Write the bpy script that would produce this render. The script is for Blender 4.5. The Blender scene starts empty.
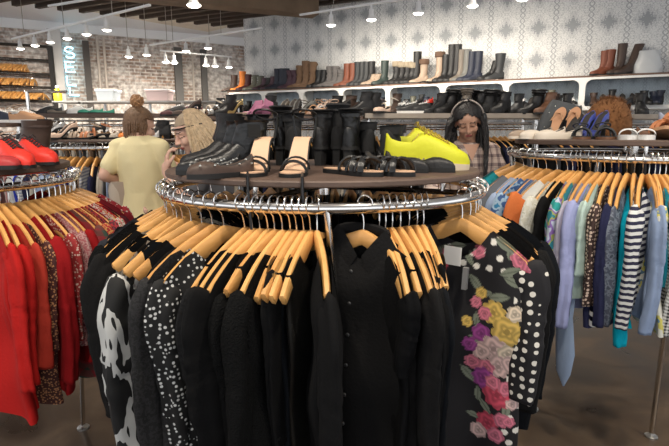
import bpy, math, random
import numpy as np
from mathutils import Vector, Matrix
R_ = math.radians
S = bpy.context.scene
COL = S.collection
F = 500.0
PITCH = math.atan(90/500)
CP, SP = math.cos(PITCH), math.sin(PITCH)
CAMZ = 1.5

# ------------------------------------------------------------------ camera
cam = bpy.data.cameras.new('camera'); camo = bpy.data.objects.new('camera', cam); COL.objects.link(camo)
cam.sensor_width = 36; cam.lens = 36*F/669; cam.clip_start = .02
camo.location = (0, 0, CAMZ); camo.rotation_euler = (math.pi/2-PITCH, 0, 0)
S.camera = camo
S.view_settings.view_transform = 'Standard'; S.view_settings.look = 'None'
S.view_settings.gamma = 1; S.view_settings.use_curve_mapping = False
S.view_settings.exposure = 0.5

def ray(px, py):
    u, v = px-334.5, py-223
    return Vector((u, F*CP-v*SP, -(F*SP+v*CP)))
def at_h(px, py, h):
    r = ray(px, py); return Vector((0, 0, CAMZ))+r*((h-CAMZ)/r.z)
def at_y(px, py, Y):
    r = ray(px, py); return Vector((0, 0, CAMZ))+r*(Y/r.y)

def lerp(a, b, t): return a+(b-a)*t
def sstep(a, b, x):
    t = min(1, max(0, (x-a)/(b-a))); return t*t*(3-2*t)
def interp(tab, t):
    for (a, va), (b, vb) in zip(tab, tab[1:]):
        if t <= b:
            return va+(vb-va)*(t-a)/(b-a) if b > a else vb
    return tab[-1][1]
ORD = ['first','second','third','fourth','fifth','sixth','seventh','eighth','ninth','tenth','eleventh','twelfth','thirteenth','fourteenth','fifteenth','sixteenth','seventeenth','eighteenth','nineteenth','twentieth']
TENS = {20:'twenty', 30:'thirty', 40:'forty', 50:'fifty', 60:'sixty'}
TENTH = {30:'thirtieth', 40:'fortieth', 50:'fiftieth', 60:'sixtieth'}
def ordn(i):
    n = i+1
    if n <= 20: return ORD[n-1]
    if n % 10 == 0: return TENTH[n]
    return TENS[n//10*10]+'-'+ORD[n % 10-1]

# ------------------------------------------------------------------ materials
def newmat(name):
    m = bpy.data.materials.new(name); m.use_nodes = True
    nt = m.node_tree; return m, nt, nt.nodes['Principled BSDF']
_MC = {}
def M(name, col, rough=.7, metal=0., bump=0., bscale=60., var=0., vscale=6., sheen=0., spec=None, trans=0., alpha=1.):
    if name in _MC: return _MC[name]
    m, nt, b = newmat(name)
    b.inputs['Base Color'].default_value = (*col, 1); b.inputs['Roughness'].default_value = rough
    b.inputs['Metallic'].default_value = metal
    if spec is not None: b.inputs['Specular IOR Level'].default_value = spec
    if sheen: b.inputs['Sheen Weight'].default_value = sheen; b.inputs['Sheen Roughness'].default_value = .5
    if trans: b.inputs['Transmission Weight'].default_value = trans
    if alpha < 1: b.inputs['Alpha'].default_value = alpha
    L = nt.links
    tc = nt.nodes.new('ShaderNodeTexCoord')
    if var:
        n = nt.nodes.new('ShaderNodeTexNoise'); n.inputs['Scale'].default_value = vscale; n.inputs['Detail'].default_value = 4
        L.new(tc.outputs['Object'], n.inputs['Vector'])
        mx = nt.nodes.new('ShaderNodeMix'); mx.data_type = 'RGBA'
        mx.inputs['A'].default_value = (*[max(0, c*(1-var)) for c in col], 1)
        mx.inputs['B'].default_value = (*[min(1, c*(1+var)) for c in col], 1)
        L.new(n.outputs['Fac'], mx.inputs['Factor']); L.new(mx.outputs['Result'], b.inputs['Base Color'])
    if bump:
        n = nt.nodes.new('ShaderNodeTexNoise'); n.inputs['Scale'].default_value = bscale; n.inputs['Detail'].default_value = 3
        L.new(tc.outputs['Object'], n.inputs['Vector'])
        bp = nt.nodes.new('ShaderNodeBump'); bp.inputs['Strength'].default_value = bump; bp.inputs['Distance'].default_value = .01
        L.new(n.outputs['Fac'], bp.inputs['Height']); L.new(bp.outputs['Normal'], b.inputs['Normal'])
    _MC[name] = m; return m
def ramp(nt, stops, const=True):
    r = nt.nodes.new('ShaderNodeValToRGB'); cr = r.color_ramp
    if const: cr.interpolation = 'CONSTANT'
    while len(cr.elements) < len(stops): cr.elements.new(.5)
    for e, (p, c) in zip(cr.elements, stops): e.position = p; e.color = (*c, 1)
    return r
def P_dots(name, bg, fg, scale=40, thr=.3, rnd=.3, flat=False, rough=.8):
    if name in _MC: return _MC[name]
    m, nt, b = newmat(name); L = nt.links
    tc = nt.nodes.new('ShaderNodeTexCoord'); v = nt.nodes.new('ShaderNodeTexVoronoi')
    v.inputs['Scale'].default_value = scale; v.inputs['Randomness'].default_value = rnd
    L.new(tc.outputs['Object'], v.inputs['Vector'])
    r = ramp(nt, [(0, fg), (thr, bg)]); L.new(v.outputs['Distance'], r.inputs['Fac'])
    L.new(r.outputs['Color'], b.inputs['Base Color']); b.inputs['Roughness'].default_value = rough
    _MC[name] = m; return m
def P_blot(name, cols, scale=30, detail=2, rough=.8, stretch=(1, 1, 1), sharp=True):
    """irregular multicolour print"""
    if name in _MC: return _MC[name]
    m, nt, b = newmat(name); L = nt.links
    tc = nt.nodes.new('ShaderNodeTexCoord'); mp = nt.nodes.new('ShaderNodeMapping'); mp.inputs['Scale'].default_value = stretch
    n = nt.nodes.new('ShaderNodeTexNoise'); n.inputs['Scale'].default_value = scale; n.inputs['Detail'].default_value = detail
    L.new(tc.outputs['Object'], mp.inputs['Vector']); L.new(mp.outputs['Vector'], n.inputs['Vector'])
    k = len(cols); lo, hi = .36, .64
    st = [(0, cols[0])]+[(lo+(hi-lo)*(i/(k-1) if k > 1 else 0), cols[i]) for i in range(1, k)]
    r = ramp(nt, st, sharp); L.new(n.outputs['Fac'], r.inputs['Fac'])
    L.new(r.outputs['Color'], b.inputs['Base Color']); b.inputs['Roughness'].default_value = rough
    _MC[name] = m; return m
def P_stripe(name, a, c, period, axis='Z', duty=.5, axis2=None):
    if name in _MC: return _MC[name]
    m, nt, b = newmat(name); L = nt.links
    tc = nt.nodes.new('ShaderNodeTexCoord'); sx = nt.nodes.new('ShaderNodeSeparateXYZ'); L.new(tc.outputs['Object'], sx.inputs[0])
    def band(ax):
        d = nt.nodes.new('ShaderNodeMath'); d.operation = 'DIVIDE'; d.inputs[1].default_value = period; L.new(sx.outputs[ax], d.inputs[0])
        f = nt.nodes.new('ShaderNodeMath'); f.operation = 'FLOORED_MODULO'; f.inputs[1].default_value = 1; L.new(d.outputs[0], f.inputs[0])
        g = nt.nodes.new('ShaderNodeMath'); g.operation = 'LESS_THAN'; g.inputs[1].default_value = duty; L.new(f.outputs[0], g.inputs[0]); return g
    g = band(axis); out = g.outputs[0]
    if axis2:
        h = band(axis2); ad = nt.nodes.new('ShaderNodeMath'); ad.operation = 'ADD'; L.new(g.outputs[0], ad.inputs[0]); L.new(h.outputs[0], ad.inputs[1])
        q = nt.nodes.new('ShaderNodeMath'); q.operation = 'MULTIPLY'; q.inputs[1].default_value = .5; L.new(ad.outputs[0], q.inputs[0]); out = q.outputs[0]
    mx = nt.nodes.new('ShaderNodeMix'); mx.data_type = 'RGBA'; mx.inputs['A'].default_value = (*a, 1); mx.inputs['B'].default_value = (*c, 1)
    L.new(out, mx.inputs['Factor']); L.new(mx.outputs['Result'], b.inputs['Base Color']); b.inputs['Roughness'].default_value = .85
    _MC[name] = m; return m
def P_sequin(name, col, scale=260):
    if name in _MC: return _MC[name]
    m, nt, b = newmat(name); L = nt.links
    tc = nt.nodes.new('ShaderNodeTexCoord'); v = nt.nodes.new('ShaderNodeTexVoronoi'); v.inputs['Scale'].default_value = scale
    L.new(tc.outputs['Object'], v.inputs['Vector'])
    bp = nt.nodes.new('ShaderNodeBump'); bp.inputs['Strength'].default_value = 1; bp.inputs['Distance'].default_value = .003
    sp = nt.nodes.new('ShaderNodeSeparateColor'); L.new(v.outputs['Color'], sp.inputs[0])
    L.new(sp.outputs[0], bp.inputs['Height']); L.new(bp.outputs['Normal'], b.inputs['Normal'])
    b.inputs['Base Color'].default_value = (*col, 1); b.inputs['Metallic'].default_value = .8; b.inputs['Roughness'].default_value = .3
    _MC[name] = m; return m
def P_attr(name, rough=.8):
    if name in _MC: return _MC[name]
    m, nt, b = newmat(name)
    a = nt.nodes.new('ShaderNodeVertexColor'); a.layer_name = 'print'
    nt.links.new(a.outputs['Color'], b.inputs['Base Color']); b.inputs['Roughness'].default_value = rough
    _MC[name] = m; return m

chrome = M('chrome', (.78, .76, .73), .16, 1.0)
steel = M('brushed_steel', (.55, .54, .52), .35, 1.0)
white_metal = M('white_enamel', (.82, .82, .82), .4)
dark_metal = M('dark_metal', (.05, .045, .04), .45, .6)
wood_board = M('weathered_board', (.10, .062, .045), .55, var=.4, vscale=9, bump=.2, bscale=40)
wood_pale = M('pale_board', (.33, .28, .23), .6, var=.3, vscale=8)
blackf = [M('black_cloth_%d' % i, c, .9, bump=.2, bscale=s, spec=.15) for i, (c, s) in enumerate([((.0065, .0063, .0065), 90), ((.0035, .0035, .004), 50), ((.010, .0095, .0095), 120), ((.005, .006, .008), 70)])]
knitf = M('black_knit', (.007, .007, .007), .95, bump=.8, bscale=220, spec=.1)
lace = P_blot('black_lace', [(.003, .003, .003), (.014, .013, .014), (.005, .005, .005)], 120, 3)
sequin_black = P_sequin('black_sequins', (.035, .033, .03))
sequin_gold = P_sequin('gold_sequins', (.5, .38, .18))
leather = M('black_leather', (.006, .006, .0065), .36, bump=.25, bscale=70)
leather2 = M('worn_black_leather', (.010, .0095, .010), .5, bump=.3, bscale=60)
suede_black = M('black_suede', (.012, .012, .013), .9, bump=.2)
rubber = M('black_rubber', (.010, .010, .0105), .7)
lining = M('shoe_lining', (.03, .025, .022), .9)
tan = M('tan_insole', (.62, .40, .26), .6, var=.1)

def wood_hanger_mat():
    m, nt, b = newmat('honey_wood'); L = nt.links
    tc = nt.nodes.new('ShaderNodeTexCoord'); mp = nt.nodes.new('ShaderNodeMapping'); mp.inputs['Scale'].default_value = (6, 80, 60)
    n = nt.nodes.new('ShaderNodeTexNoise'); n.inputs['Scale'].default_value = 1.5; n.inputs['Detail'].default_value = 5
    oi = nt.nodes.new('ShaderNodeObjectInfo')
    L.new(tc.outputs['Object'], mp.inputs['Vector']); L.new(mp.outputs['Vector'], n.inputs['Vector'])
    ad = nt.nodes.new('ShaderNodeMath'); ad.operation = 'MULTIPLY_ADD'; ad.inputs[1].default_value = .55; 
    L.new(oi.outputs['Random'], ad.inputs[0])
    sc = nt.nodes.new('ShaderNodeMath'); sc.operation = 'MULTIPLY'; sc.inputs[1].default_value = .45; L.new(n.outputs['Fac'], sc.inputs[0]); L.new(sc.outputs[0], ad.inputs[2])
    r = ramp(nt, [(0, (.62, .30, .085)), (.5, (.74, .40, .13)), (1, (.46, .19, .045))], False)
    L.new(ad.outputs[0], r.inputs['Fac']); L.new(r.outputs['Color'], b.inputs['Base Color'])
    b.inputs['Roughness'].default_value = .38
    return m
honey = wood_hanger_mat()

# ------------------------------------------------------------------ mesh builder
class MB:
    def __init__(s): s.v = []; s.f = []; s.m = []
    def add(s, vs, fs, mi=0):
        o = len(s.v); s.v += [tuple(p) for p in vs]; s.f += [tuple(i+o for i in f) for f in fs]; s.m += [mi]*len(fs)
        return s
    def box(s, a, b, mi=0, M4=None):
        x0, y0, z0 = a; x1, y1, z1 = b
        v = [Vector(p) for p in ((x0,y0,z0),(x1,y0,z0),(x1,y1,z0),(x0,y1,z0),(x0,y0,z1),(x1,y0,z1),(x1,y1,z1),(x0,y1,z1))]
        if M4: v = [M4 @ p for p in v]
        return s.add(v, [(0,3,2,1),(4,5,6,7),(0,1,5,4),(1,2,6,5),(2,3,7,6),(3,0,4,7)], mi)
    def rings(s, rs, cap0=True, cap1=True, closed=True, mi=0):
        n = len(rs[0]); o = []; fs = []
        for r in rs: o += list(r)
        for i in range(len(rs)-1):
            for j in range(n if closed else n-1):
                k = (j+1) % n
                fs.append((i*n+j, i*n+k, (i+1)*n+k, (i+1)*n+j))
        if cap0: fs.append(tuple(range(n-1, -1, -1)))
        if cap1: fs.append(tuple((len(rs)-1)*n+j for j in range(n)))
        return s.add(o, fs, mi)
    def tube(s, pts, r, n=8, mi=0, cap=True, ry=None):
        pts = [Vector(p) for p in pts]; rs = []
        if not hasattr(r, '__len__'): r = [r]*len(pts)
        up = None
        for i, p in enumerate(pts):
            d = (pts[min(i+1, len(pts)-1)]-pts[max(i-1, 0)]).normalized()
            if up is None:
                up = Vector((0, 0, 1)) if abs(d.z) < .9 else Vector((1, 0, 0))
            a = d.cross(up)
            if a.length < 1e-5: a = d.cross(Vector((0, 1, 0)))
            a.normalize(); b = a.cross(d).normalized(); up = b
            k = ry if ry else 1
            rs.append([p+a*(r[i]*math.cos(t))+b*(r[i]*k*math.sin(t)) for t in [2*math.pi*j/n for j in range(n)]])
        return s.rings(rs, cap, cap, True, mi)
    def lathe(s, prof, n=20, c=(0, 0, 0), mi=0, cap0=False, cap1=False):
        rs = [[(c[0]+r*math.cos(2*math.pi*j/n), c[1]+r*math.sin(2*math.pi*j/n), c[2]+z) for j in range(n)] for r, z in prof]
        return s.rings(rs, cap0, cap1, True, mi)
    def ell(s, c, r, n=14, m=10, mi=0, M4=None):
        rs = []
        for i in range(m+1):
            a = math.pi*i/m; q = max(math.sin(a), .001)
            ring = [Vector((r[0]*q*math.cos(2*math.pi*j/n), r[1]*q*math.sin(2*math.pi*j/n), -r[2]*math.cos(a))) for j in range(n)]
            if M4: ring = [M4 @ p for p in ring]
            rs.append([p+Vector(c) for p in ring])
        return s.rings(rs, True, True, True, mi)
    def cap(s, a, b, ra, rb, n=12):
        """tapered capsule"""
        a = Vector(a); b = Vector(b); d = b-a; L = d.length
        if L < 1e-6: return s.ell(a, (ra,)*3, n, 8)
        q = d.to_track_quat('Z', 'Y').to_matrix(); rs = []
        for k in range(4): 
            t = math.pi/2*(1-k/4)*.96
            rs.append((ra*math.cos(t), -ra*math.sin(t)))
        for k in range(5): rs.append((lerp(ra, rb, k/4), L*k/4))
        for k in range(1, 5):
            t = math.pi/2*k/4*.96; rs.append((rb*math.cos(t), L+rb*math.sin(t)))
        return s.rings([[a+q @ Vector((r*math.cos(2*math.pi*j/n), r*math.sin(2*math.pi*j/n), z)) for j in range(n)] for r, z in rs])
    def xf(s, M4): s.v = [tuple(M4 @ Vector(p)) for p in s.v]; return s
    def build(s, name, mats, parent=None, smooth=True, loc=None, sharp=40):
        me = bpy.data.meshes.new(name); me.from_pydata(s.v, [], s.f)
        if not isinstance(mats, (list, tuple)): mats = [mats]
        for m in mats: me.materials.append(m)
        me.polygons.foreach_set('material_index', s.m)
        if smooth:
            me.polygons.foreach_set('use_smooth', [True]*len(s.f))
            if sharp: me.set_sharp_from_angle(angle=R_(sharp))
        me.update()
        o = bpy.data.objects.new(name, me); COL.objects.link(o)
        if parent: o.parent = parent
        if loc: o.location = loc
        return o
def tag(o, label=None, cat=None, group=None, kind=None):
    if label: o['label'] = label
    if cat: o['category'] = cat
    if group: o['group'] = group
    if kind: o['kind'] = kind
    return o
def thing(name, label, cat, loc=(0, 0, 0), rz=0, group=None, rot=None):
    o = bpy.data.objects.new(name, None); COL.objects.link(o); o.empty_display_size = .05
    o.location = loc; o.rotation_euler = rot if rot else (0, 0, rz)
    return tag(o, label, cat, group)
def struct(o): o['kind'] = 'structure'; return o
def dup(root, loc, rot, label=None, group=None):
    r = root.copy(); COL.objects.link(r); r.location = loc; r.rotation_euler = rot
    if label: r['label'] = label
    if group: r['group'] = group
    for ch in root.children:
        c = ch.copy(); COL.objects.link(c); c.parent = r
        for g in ch.children:
            d = g.copy(); COL.objects.link(d); d.parent = c
    return r

# ================================================================== ROOM
def math_n(nt, op, a, b=None, c=None):
    n = nt.nodes.new('ShaderNodeMath'); n.operation = op
    for i, x in enumerate((a, b, c)):
        if x is None: continue
        if isinstance(x, (int, float)): n.inputs[i].default_value = x
        else: nt.links.new(x, n.inputs[i])
    return n.outputs[0]
def wallpaper(name, base, ink, P=.34):
    m, nt, b = newmat(name); L = nt.links
    tc = nt.nodes.new('ShaderNodeTexCoord'); sx = nt.nodes.new('ShaderNodeSeparateXYZ'); L.new(tc.outputs['Object'], sx.inputs[0])
    def cell(o, p, off=0.):
        d = math_n(nt, 'DIVIDE', o, p); d = math_n(nt, 'ADD', d, off)
        return math_n(nt, 'ABSOLUTE', math_n(nt, 'SUBTRACT', math_n(nt, 'FLOORED_MODULO', d, 1.), .5))
    u = cell(sx.outputs['X'], P); v = cell(sx.outputs['Z'], P)          # 0 centre .. .5 edge, mirrored
    cb = nt.nodes.new('ShaderNodeCombineXYZ'); L.new(u, cb.inputs[0]); L.new(v, cb.inputs[1])
    n = nt.nodes.new('ShaderNodeTexNoise'); n.inputs['Scale'].default_value = 13; n.inputs['Detail'].default_value = 3; L.new(cb.outputs[0], n.inputs['Vector'])
    line = math_n(nt, 'LESS_THAN', math_n(nt, 'ABSOLUTE', math_n(nt, 'SUBTRACT', n.outputs['Fac'], .5)), .022)   # filigree contour
    n2 = nt.nodes.new('ShaderNodeTexNoise'); n2.inputs['Scale'].default_value = 22; L.new(cb.outputs[0], n2.inputs['Vector'])
    # central blot: diamond with noise
    d = math_n(nt, 'ADD', math_n(nt, 'MULTIPLY', math_n(nt, 'MAXIMUM', u, v), .75), math_n(nt, 'MULTIPLY', math_n(nt, 'MINIMUM', u, v), .75))
    dn = math_n(nt, 'ADD', d, math_n(nt, 'MULTIPLY', math_n(nt, 'SUBTRACT', n2.outputs['Fac'], .5), .42))
    blot = math_n(nt, 'LESS_THAN', dn, .17)
    halo = math_n(nt, 'MULTIPLY', math_n(nt, 'LESS_THAN', dn, .30), .35)
    # chain on the cell edge
    su = math_n(nt, 'SUBTRACT', .5, u)
    wav = math_n(nt, 'MULTIPLY', math_n(nt, 'ABSOLUTE', math_n(nt, 'SINE', math_n(nt, 'MULTIPLY', v, 18.85))), .07)
    ch = math_n(nt, 'LESS_THAN', math_n(nt, 'ABSOLUTE', math_n(nt, 'SUBTRACT', su, wav)), .02)
    ch = math_n(nt, 'MULTIPLY', ch, .65)
    fac = math_n(nt, 'MAXIMUM', math_n(nt, 'MAXIMUM', math_n(nt, 'MULTIPLY', line, .55), math_n(nt, 'MULTIPLY', blot, .8)), math_n(nt, 'MAXIMUM', ch, math_n(nt, 'MULTIPLY', halo, .6)))
    mx = nt.nodes.new('ShaderNodeMix'); mx.data_type = 'RGBA'; mx.inputs['A'].default_value = (*base, 1); mx.inputs['B'].default_value = (*ink, 1)
    L.new(math_n(nt, 'MULTIPLY', fac, .85), mx.inputs['Factor']); L.new(mx.outputs['Result'], b.inputs['Base Color'])
    b.inputs['Roughness'].default_value = .75
    return m
paper = wallpaper('damask_wallpaper', (.76, .76, .745), (.15, .17, .20), .36)
paper_blue = wallpaper('damask_wallpaper_blue', (.58, .66, .72), (.25, .31, .38), .22)

def brick_mat():
    m, nt, b = newmat('old_brick'); L = nt.links
    tc = nt.nodes.new('ShaderNodeTexCoord'); sx = nt.nodes.new('ShaderNodeSeparateXYZ'); L.new(tc.outputs['Object'], sx.inputs[0])
    cb = nt.nodes.new('ShaderNodeCombineXYZ'); L.new(sx.outputs['X'], cb.inputs[0]); L.new(sx.outputs['Z'], cb.inputs[1])
    br = nt.nodes.new('ShaderNodeTexBrick'); br.inputs['Scale'].default_value = 1
    br.inputs['Brick Width'].default_value = .18; br.inputs['Row Height'].default_value = .058; br.inputs['Mortar Size'].default_value = .010
    br.inputs['Color1'].default_value = (.46, .30, .22, 1); br.inputs['Color2'].default_value = (.27, .21, .18, 1); br.inputs['Mortar'].default_value = (.60, .56, .52, 1)
    L.new(cb.outputs[0], br.inputs['Vector'])
    n = nt.nodes.new('ShaderNodeTexNoise'); n.inputs['Scale'].default_value = 1.3; n.inputs['Detail'].default_value = 8; n.inputs['Roughness'].default_value = .75
    L.new(cb.outputs[0], n.inputs['Vector'])
    r = ramp(nt, [(.40, (0, 0, 0)), (.56, (1, 1, 1))], False); L.new(n.outputs['Fac'], r.inputs['Fac'])
    mx = nt.nodes.new('ShaderNodeMix'); mx.data_type = 'RGBA'; mx.inputs['B'].default_value = (.72, .69, .66, 1)
    L.new(br.outputs['Color'], mx.inputs['A']); L.new(math_n(nt, 'MULTIPLY', r.outputs['Color'], .8), mx.inputs['Factor'])
    n3 = nt.nodes.new('ShaderNodeTexNoise'); n3.inputs['Scale'].default_value = 14; n3.inputs['Detail'].default_value = 3; L.new(cb.outputs[0], n3.inputs['Vector'])
    mx2 = nt.nodes.new('ShaderNodeMix'); mx2.data_type = 'RGBA'; mx2.blend_type = 'MULTIPLY'; mx2.inputs['Factor'].default_value = .8
    r3 = ramp(nt, [(.35, (.45, .42, .4)), (.65, (1.2, 1.2, 1.2))], False); L.new(n3.outputs['Fac'], r3.inputs['Fac'])
    L.new(mx.outputs['Result'], mx2.inputs['A']); L.new(r3.outputs['Color'], mx2.inputs['B'])
    L.new(mx2.outputs['Result'], b.inputs['Base Color']); b.inputs['Roughness'].default_value = .9
    bp = nt.nodes.new('ShaderNodeBump'); bp.inputs['Strength'].default_value = .6; bp.inputs['Distance'].default_value = .02
    L.new(br.outputs['Fac'], bp.inputs['Height']); bp.invert = True; L.new(bp.outputs['Normal'], b.inputs['Normal'])
    return m
brick = brick_mat()
def floor_mat():
    m, nt, b = newmat('stained_concrete'); L = nt.links
    tc = nt.nodes.new('ShaderNodeTexCoord')
    n = nt.nodes.new('ShaderNodeTexNoise'); n.inputs['Scale'].default_value = 2.2; n.inputs['Detail'].default_value = 7; n.inputs['Distortion'].default_value = .6
    L.new(tc.outputs['Object'], n.inputs['Vector'])
    r = ramp(nt, [(.3, (.040, .024, .014)), (.5, (.105, .066, .038)), (.7, (.21, .14, .085))], False); L.new(n.outputs['Fac'], r.inputs['Fac'])
    L.new(r.outputs['Color'], b.inputs['Base Color'])
    r2 = ramp(nt, [(.3, (.25,)*3), (.7, (.5,)*3)], False); L.new(n.outputs['Fac'], r2.inputs['Fac']); L.new(r2.outputs['Color'], b.inputs['Roughness'])
    return m
struct(MB().box((-9, -4, -.1), (9, 14, 0)).build('floor', floor_mat(), smooth=False))

# wall frames -------------------------------------------------------
SA = at_h(230, 91.6, 2.1); SB = at_h(669, 72.4, 2.1); SA.z = SB.z = 0
SD = (SB-SA).normalized(); SN = Vector((SD.y, -SD.x, 0))         # SN faces the camera
if SN.y > 0: SN = -SN
S_ANG = math.atan2(SD.y, SD.x)
WA = SA-SN*.36                                                     # wall face start behind the shelf
def wall(name, A, D, L, h0, h1, mat, th=.15):
    o = MB().box((0, 0, h0), (L, th, h1)).build(name, mat, smooth=False)
    o.location = (A.x, A.y, 0); o.rotation_euler = (0, 0, math.atan2(D.y, D.x)); return struct(o)
wall('wall_right', WA+SD*.02, SD, 9.5, 0, 3.5, paper)
BA = at_h(0, 27, 3.13); BB = at_h(230, 45, 3.13); BA.z = BB.z = 0
BD = (BB-BA).normalized(); BN = Vector((BD.y, -BD.x, 0))
wall('wall_left', BA-BD*3.2, BD, 10.5, 0, 3.13, brick)
plaster = M('white_plaster', (.86, .87, .88), .85)
wall('trim_1', BA-BD*3.2-BN*(-.03), BD, 10.5, 3.13, 3.29, plaster)
ceil_o = struct(MB().box((-9, -4, 3.27), (9, 14, 3.4)).build('ceiling', M('ceiling_paint', (.86, .88, .92), .9), smooth=False))
old_wood = M('dark_old_wood', (.055, .036, .025), .8, var=.5, vscale=5, bump=.3, bscale=20)
beam_wood = M('brown_beam_wood', (.20, .135, .085), .8, var=.5, vscale=4, bump=.4, bscale=15)
JA = at_h(37, 7, 3.2); JB = at_h(212, 25, 3.2); JD = (JB-JA).normalized()
jstep = (JB-JA).length/9
soffit = M('joist_soffit', (.76, .71, .63), .85, var=.3, vscale=3)
for i in range(-4, 11):
    p = JA+JD*(jstep*i)
    o = MB().box((0, -.033, 3.18), (3.4 if i < 8 else 1.9, .033, 3.275)).build('ceiling_joist', old_wood, smooth=False)
    o.location = (p.x, p.y, 0); o.rotation_euler = (0, 0, S_ANG)
    q = 'left end' if i < 0 else ''
    tag(o, 'dark old wooden ceiling joist, %s from the far end of the row' % ordn(10-i), 'joist', 'ceiling joists over the brick side')
o = MB().box((.35, 0, 3.262), (3.4, jstep*14, 3.276)).build('trim_2', soffit, smooth=False)
o.matrix_world = Matrix(((SD.x, JD.x, 0, (JA-JD*jstep*4).x), (SD.y, JD.y, 0, (JA-JD*jstep*4).y), (0, 0, 1, -.004), (0, 0, 0, 1))); struct(o)
GA = at_h(125, 0, 3.0); GB = at_h(312, 17, 3.0); GD = (GB-GA).normalized()
o = MB().box((-2.5, -.26, 2.98), ((GB-GA).length, 0, 3.2)).build('ceiling_girder', beam_wood, smooth=False)
o.location = (GA.x, GA.y, 0); o.rotation_euler = (0, 0, math.atan2(GD.y, GD.x))
tag(o, 'heavy brown timber girder carrying the joists, ending at the papered wall', 'beam')

def wall_pt(px, off=0., base=BA, D=BD, N=BN):
    """point (z=0) on a wall line pushed 'off' towards the camera, seen at column px (level ray)"""
    r = ray(px, 80); a = base+N*off
    # solve a + D t = r s  in xy
    det = D.x*(-r.y)-D.y*(-r.x)
    t = ((-a.x)*(-r.y)-(-a.y)*(-r.x))/det
    return Vector((a.x+D.x*t, a.y+D.y*t, 0))
B_ANG = math.atan2(BD.y, BD.x)
def column(px, w, d, mat, label, z1=3.13, name='column'):
    p = wall_pt(px, .02+d)
    o = MB().box((-w/2, 0, 0), (w/2, d, z1)).build(name, mat, smooth=False); o.location = (p.x, p.y, 0); o.rotation_euler = (0, 0, B_ANG)
    return tag(o, label, name)
c = column(58, .19, .2, M('white_column_paint', (.62, .61, .60), .7, var=.1), 'tall white painted column left of the blue neon sign')
column(88.5, .10, .10, M('dark_steel', (.06, .05, .045), .6), 'dark steel column right of the blue neon sign', 3.0)
column(179.5, .13, .12, M('grey_steel', (.10, .095, .09), .6), 'wide dark grey steel column in the middle of the brick wall', 3.0)
column(205, .10, .10, M('grey_steel', (.1,.1,.1)), 'narrow dark grey steel column nearest the papered wall', 3.0)
for px, lab in ((100, 'left'), (106.5, 'right')):
    p = wall_pt(px, .07); mb = MB().tube([(p.x, p.y, 0), (p.x, p.y, 3.1)], .022, 10)
    tag(mb.build('wall_pipe', M('pale_pipe', (.55, .48, .42), .5)), 'pale vertical pipe on the brick wall, %s one of the close pair' % lab, 'pipe')
p = wall_pt(193.5, .07); tag(MB().tube([(p.x, p.y, 0), (p.x, p.y, 3.1)], .018, 10).build('wall_pipe', M('pale_pipe', (.55,.5,.45))), 'thin pale vertical pipe between the two grey steel columns', 'pipe')

# neon sign ---------------------------------------------------------
neon = bpy.data.materials.new('neon_glow'); neon.use_nodes = True
b = neon.node_tree.nodes['Principled BSDF']; b.inputs['Base Color'].default_value = (.3, .8, 1, 1)
b.inputs['Emission Color'].default_value = (.35, .80, 1, 1); b.inputs['Emission Strength'].default_value = 5
p = wall_pt(72, .10)
sign = thing('neon_sign', 'pale blue neon sign with letters S E L L stacked vertically on the brick wall', 'neon sign', (p.x, p.y, 0), B_ANG)
def letter_paths(ch, w, h):
    if ch == 'E': return [[(w, h), (0, h), (0, 0), (w, 0)], [(0, h/2), (w*.85, h/2)]]
    if ch == 'L': return [[(0, h), (0, 0), (w, 0)]]
    pts = []
    for k in range(9):
        a = R_(30+k*(240/8)); pts.append((w/2+w/2*math.cos(a), h*.75+h*.25*math.sin(a)))
    for k in range(1, 9):
        a = R_(90-k*(240/8)); pts.append((w/2+w/2*math.cos(a), h*.25+h*.25*math.sin(a)))
    return [pts]
for ch, y0, y1, px in (('S', 46.5, 58.5, 72), ('E', 61.5, 72.5, 71.5), ('L', 76, 86, 71.5), ('L', 87.5, 96, 73)):
    zt = at_y(px, y0, p.y).z; zb = at_y(px, y1, p.y).z; mb = MB()
    for pa in letter_paths(ch, .13, zt-zb): mb.tube([(x-.065+(px-72)*.018, 0, zb+.01+z*.9) for x, z in pa], .010, 8)
    mb.build('letter', neon, sign)


# hanger wall rails ---------------------------------------------------
hk = []
def hanger_meshes():
    mb = MB(); rs = []
    for i in range(33):
        x = -.198+.396*i/32; a = abs(x)/.198
        top = -.073-.100*a**1.4-.004*math.cos(a*3); hh = .052-.016*a
        if a > .9: hh *= math.sqrt(max(.05, 1-((a-.9)/.1)**2*.9)); 
        if a < .22: top += .006*(1-a/.22); 
        bot = top-hh+(.012*(1-a/.25) if a < .25 else 0)
        th = .0085; yb = .018*a*a
        mid = (top+bot)/2
        rs.append([(x, yb-th*.6, top), (x, yb+th*.6, top), (x, yb+th, top-.006), (x, yb+th, bot+.006), (x, yb+th*.6, bot), (x, yb-th*.6, bot), (x, yb-th, bot+.006), (x, yb-th, top-.006)])
    mb.rings(rs)
    h = MB(); pts = []
    for k in range(12):
        a = R_(215-k*(215+20)/11); pts.append((.0205*math.cos(a), 0, .0205*math.sin(a)+.0015-.004))
    pts += [(.014, 0, -.022), (.003, 0, -.036), (0, 0, -.055), (0, 0, -.082)]
    h.tube(pts, .0019, 6)
    return mb, h
hb, hh_ = hanger_meshes()
HP = thing('wooden_hanger', 'x', 'hanger')
hb.build('hanger_body', honey, HP, sharp=50); hh_.build('hook', chrome, HP)
hanger_used = [False]
def put_hanger(loc, rot, label, group):
    if not hanger_used[0]:
        hanger_used[0] = True; HP.location = loc; HP.rotation_euler = rot; HP['label'] = label; HP['group'] = group; return HP
    return dup(HP, loc, rot, label, group)

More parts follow.
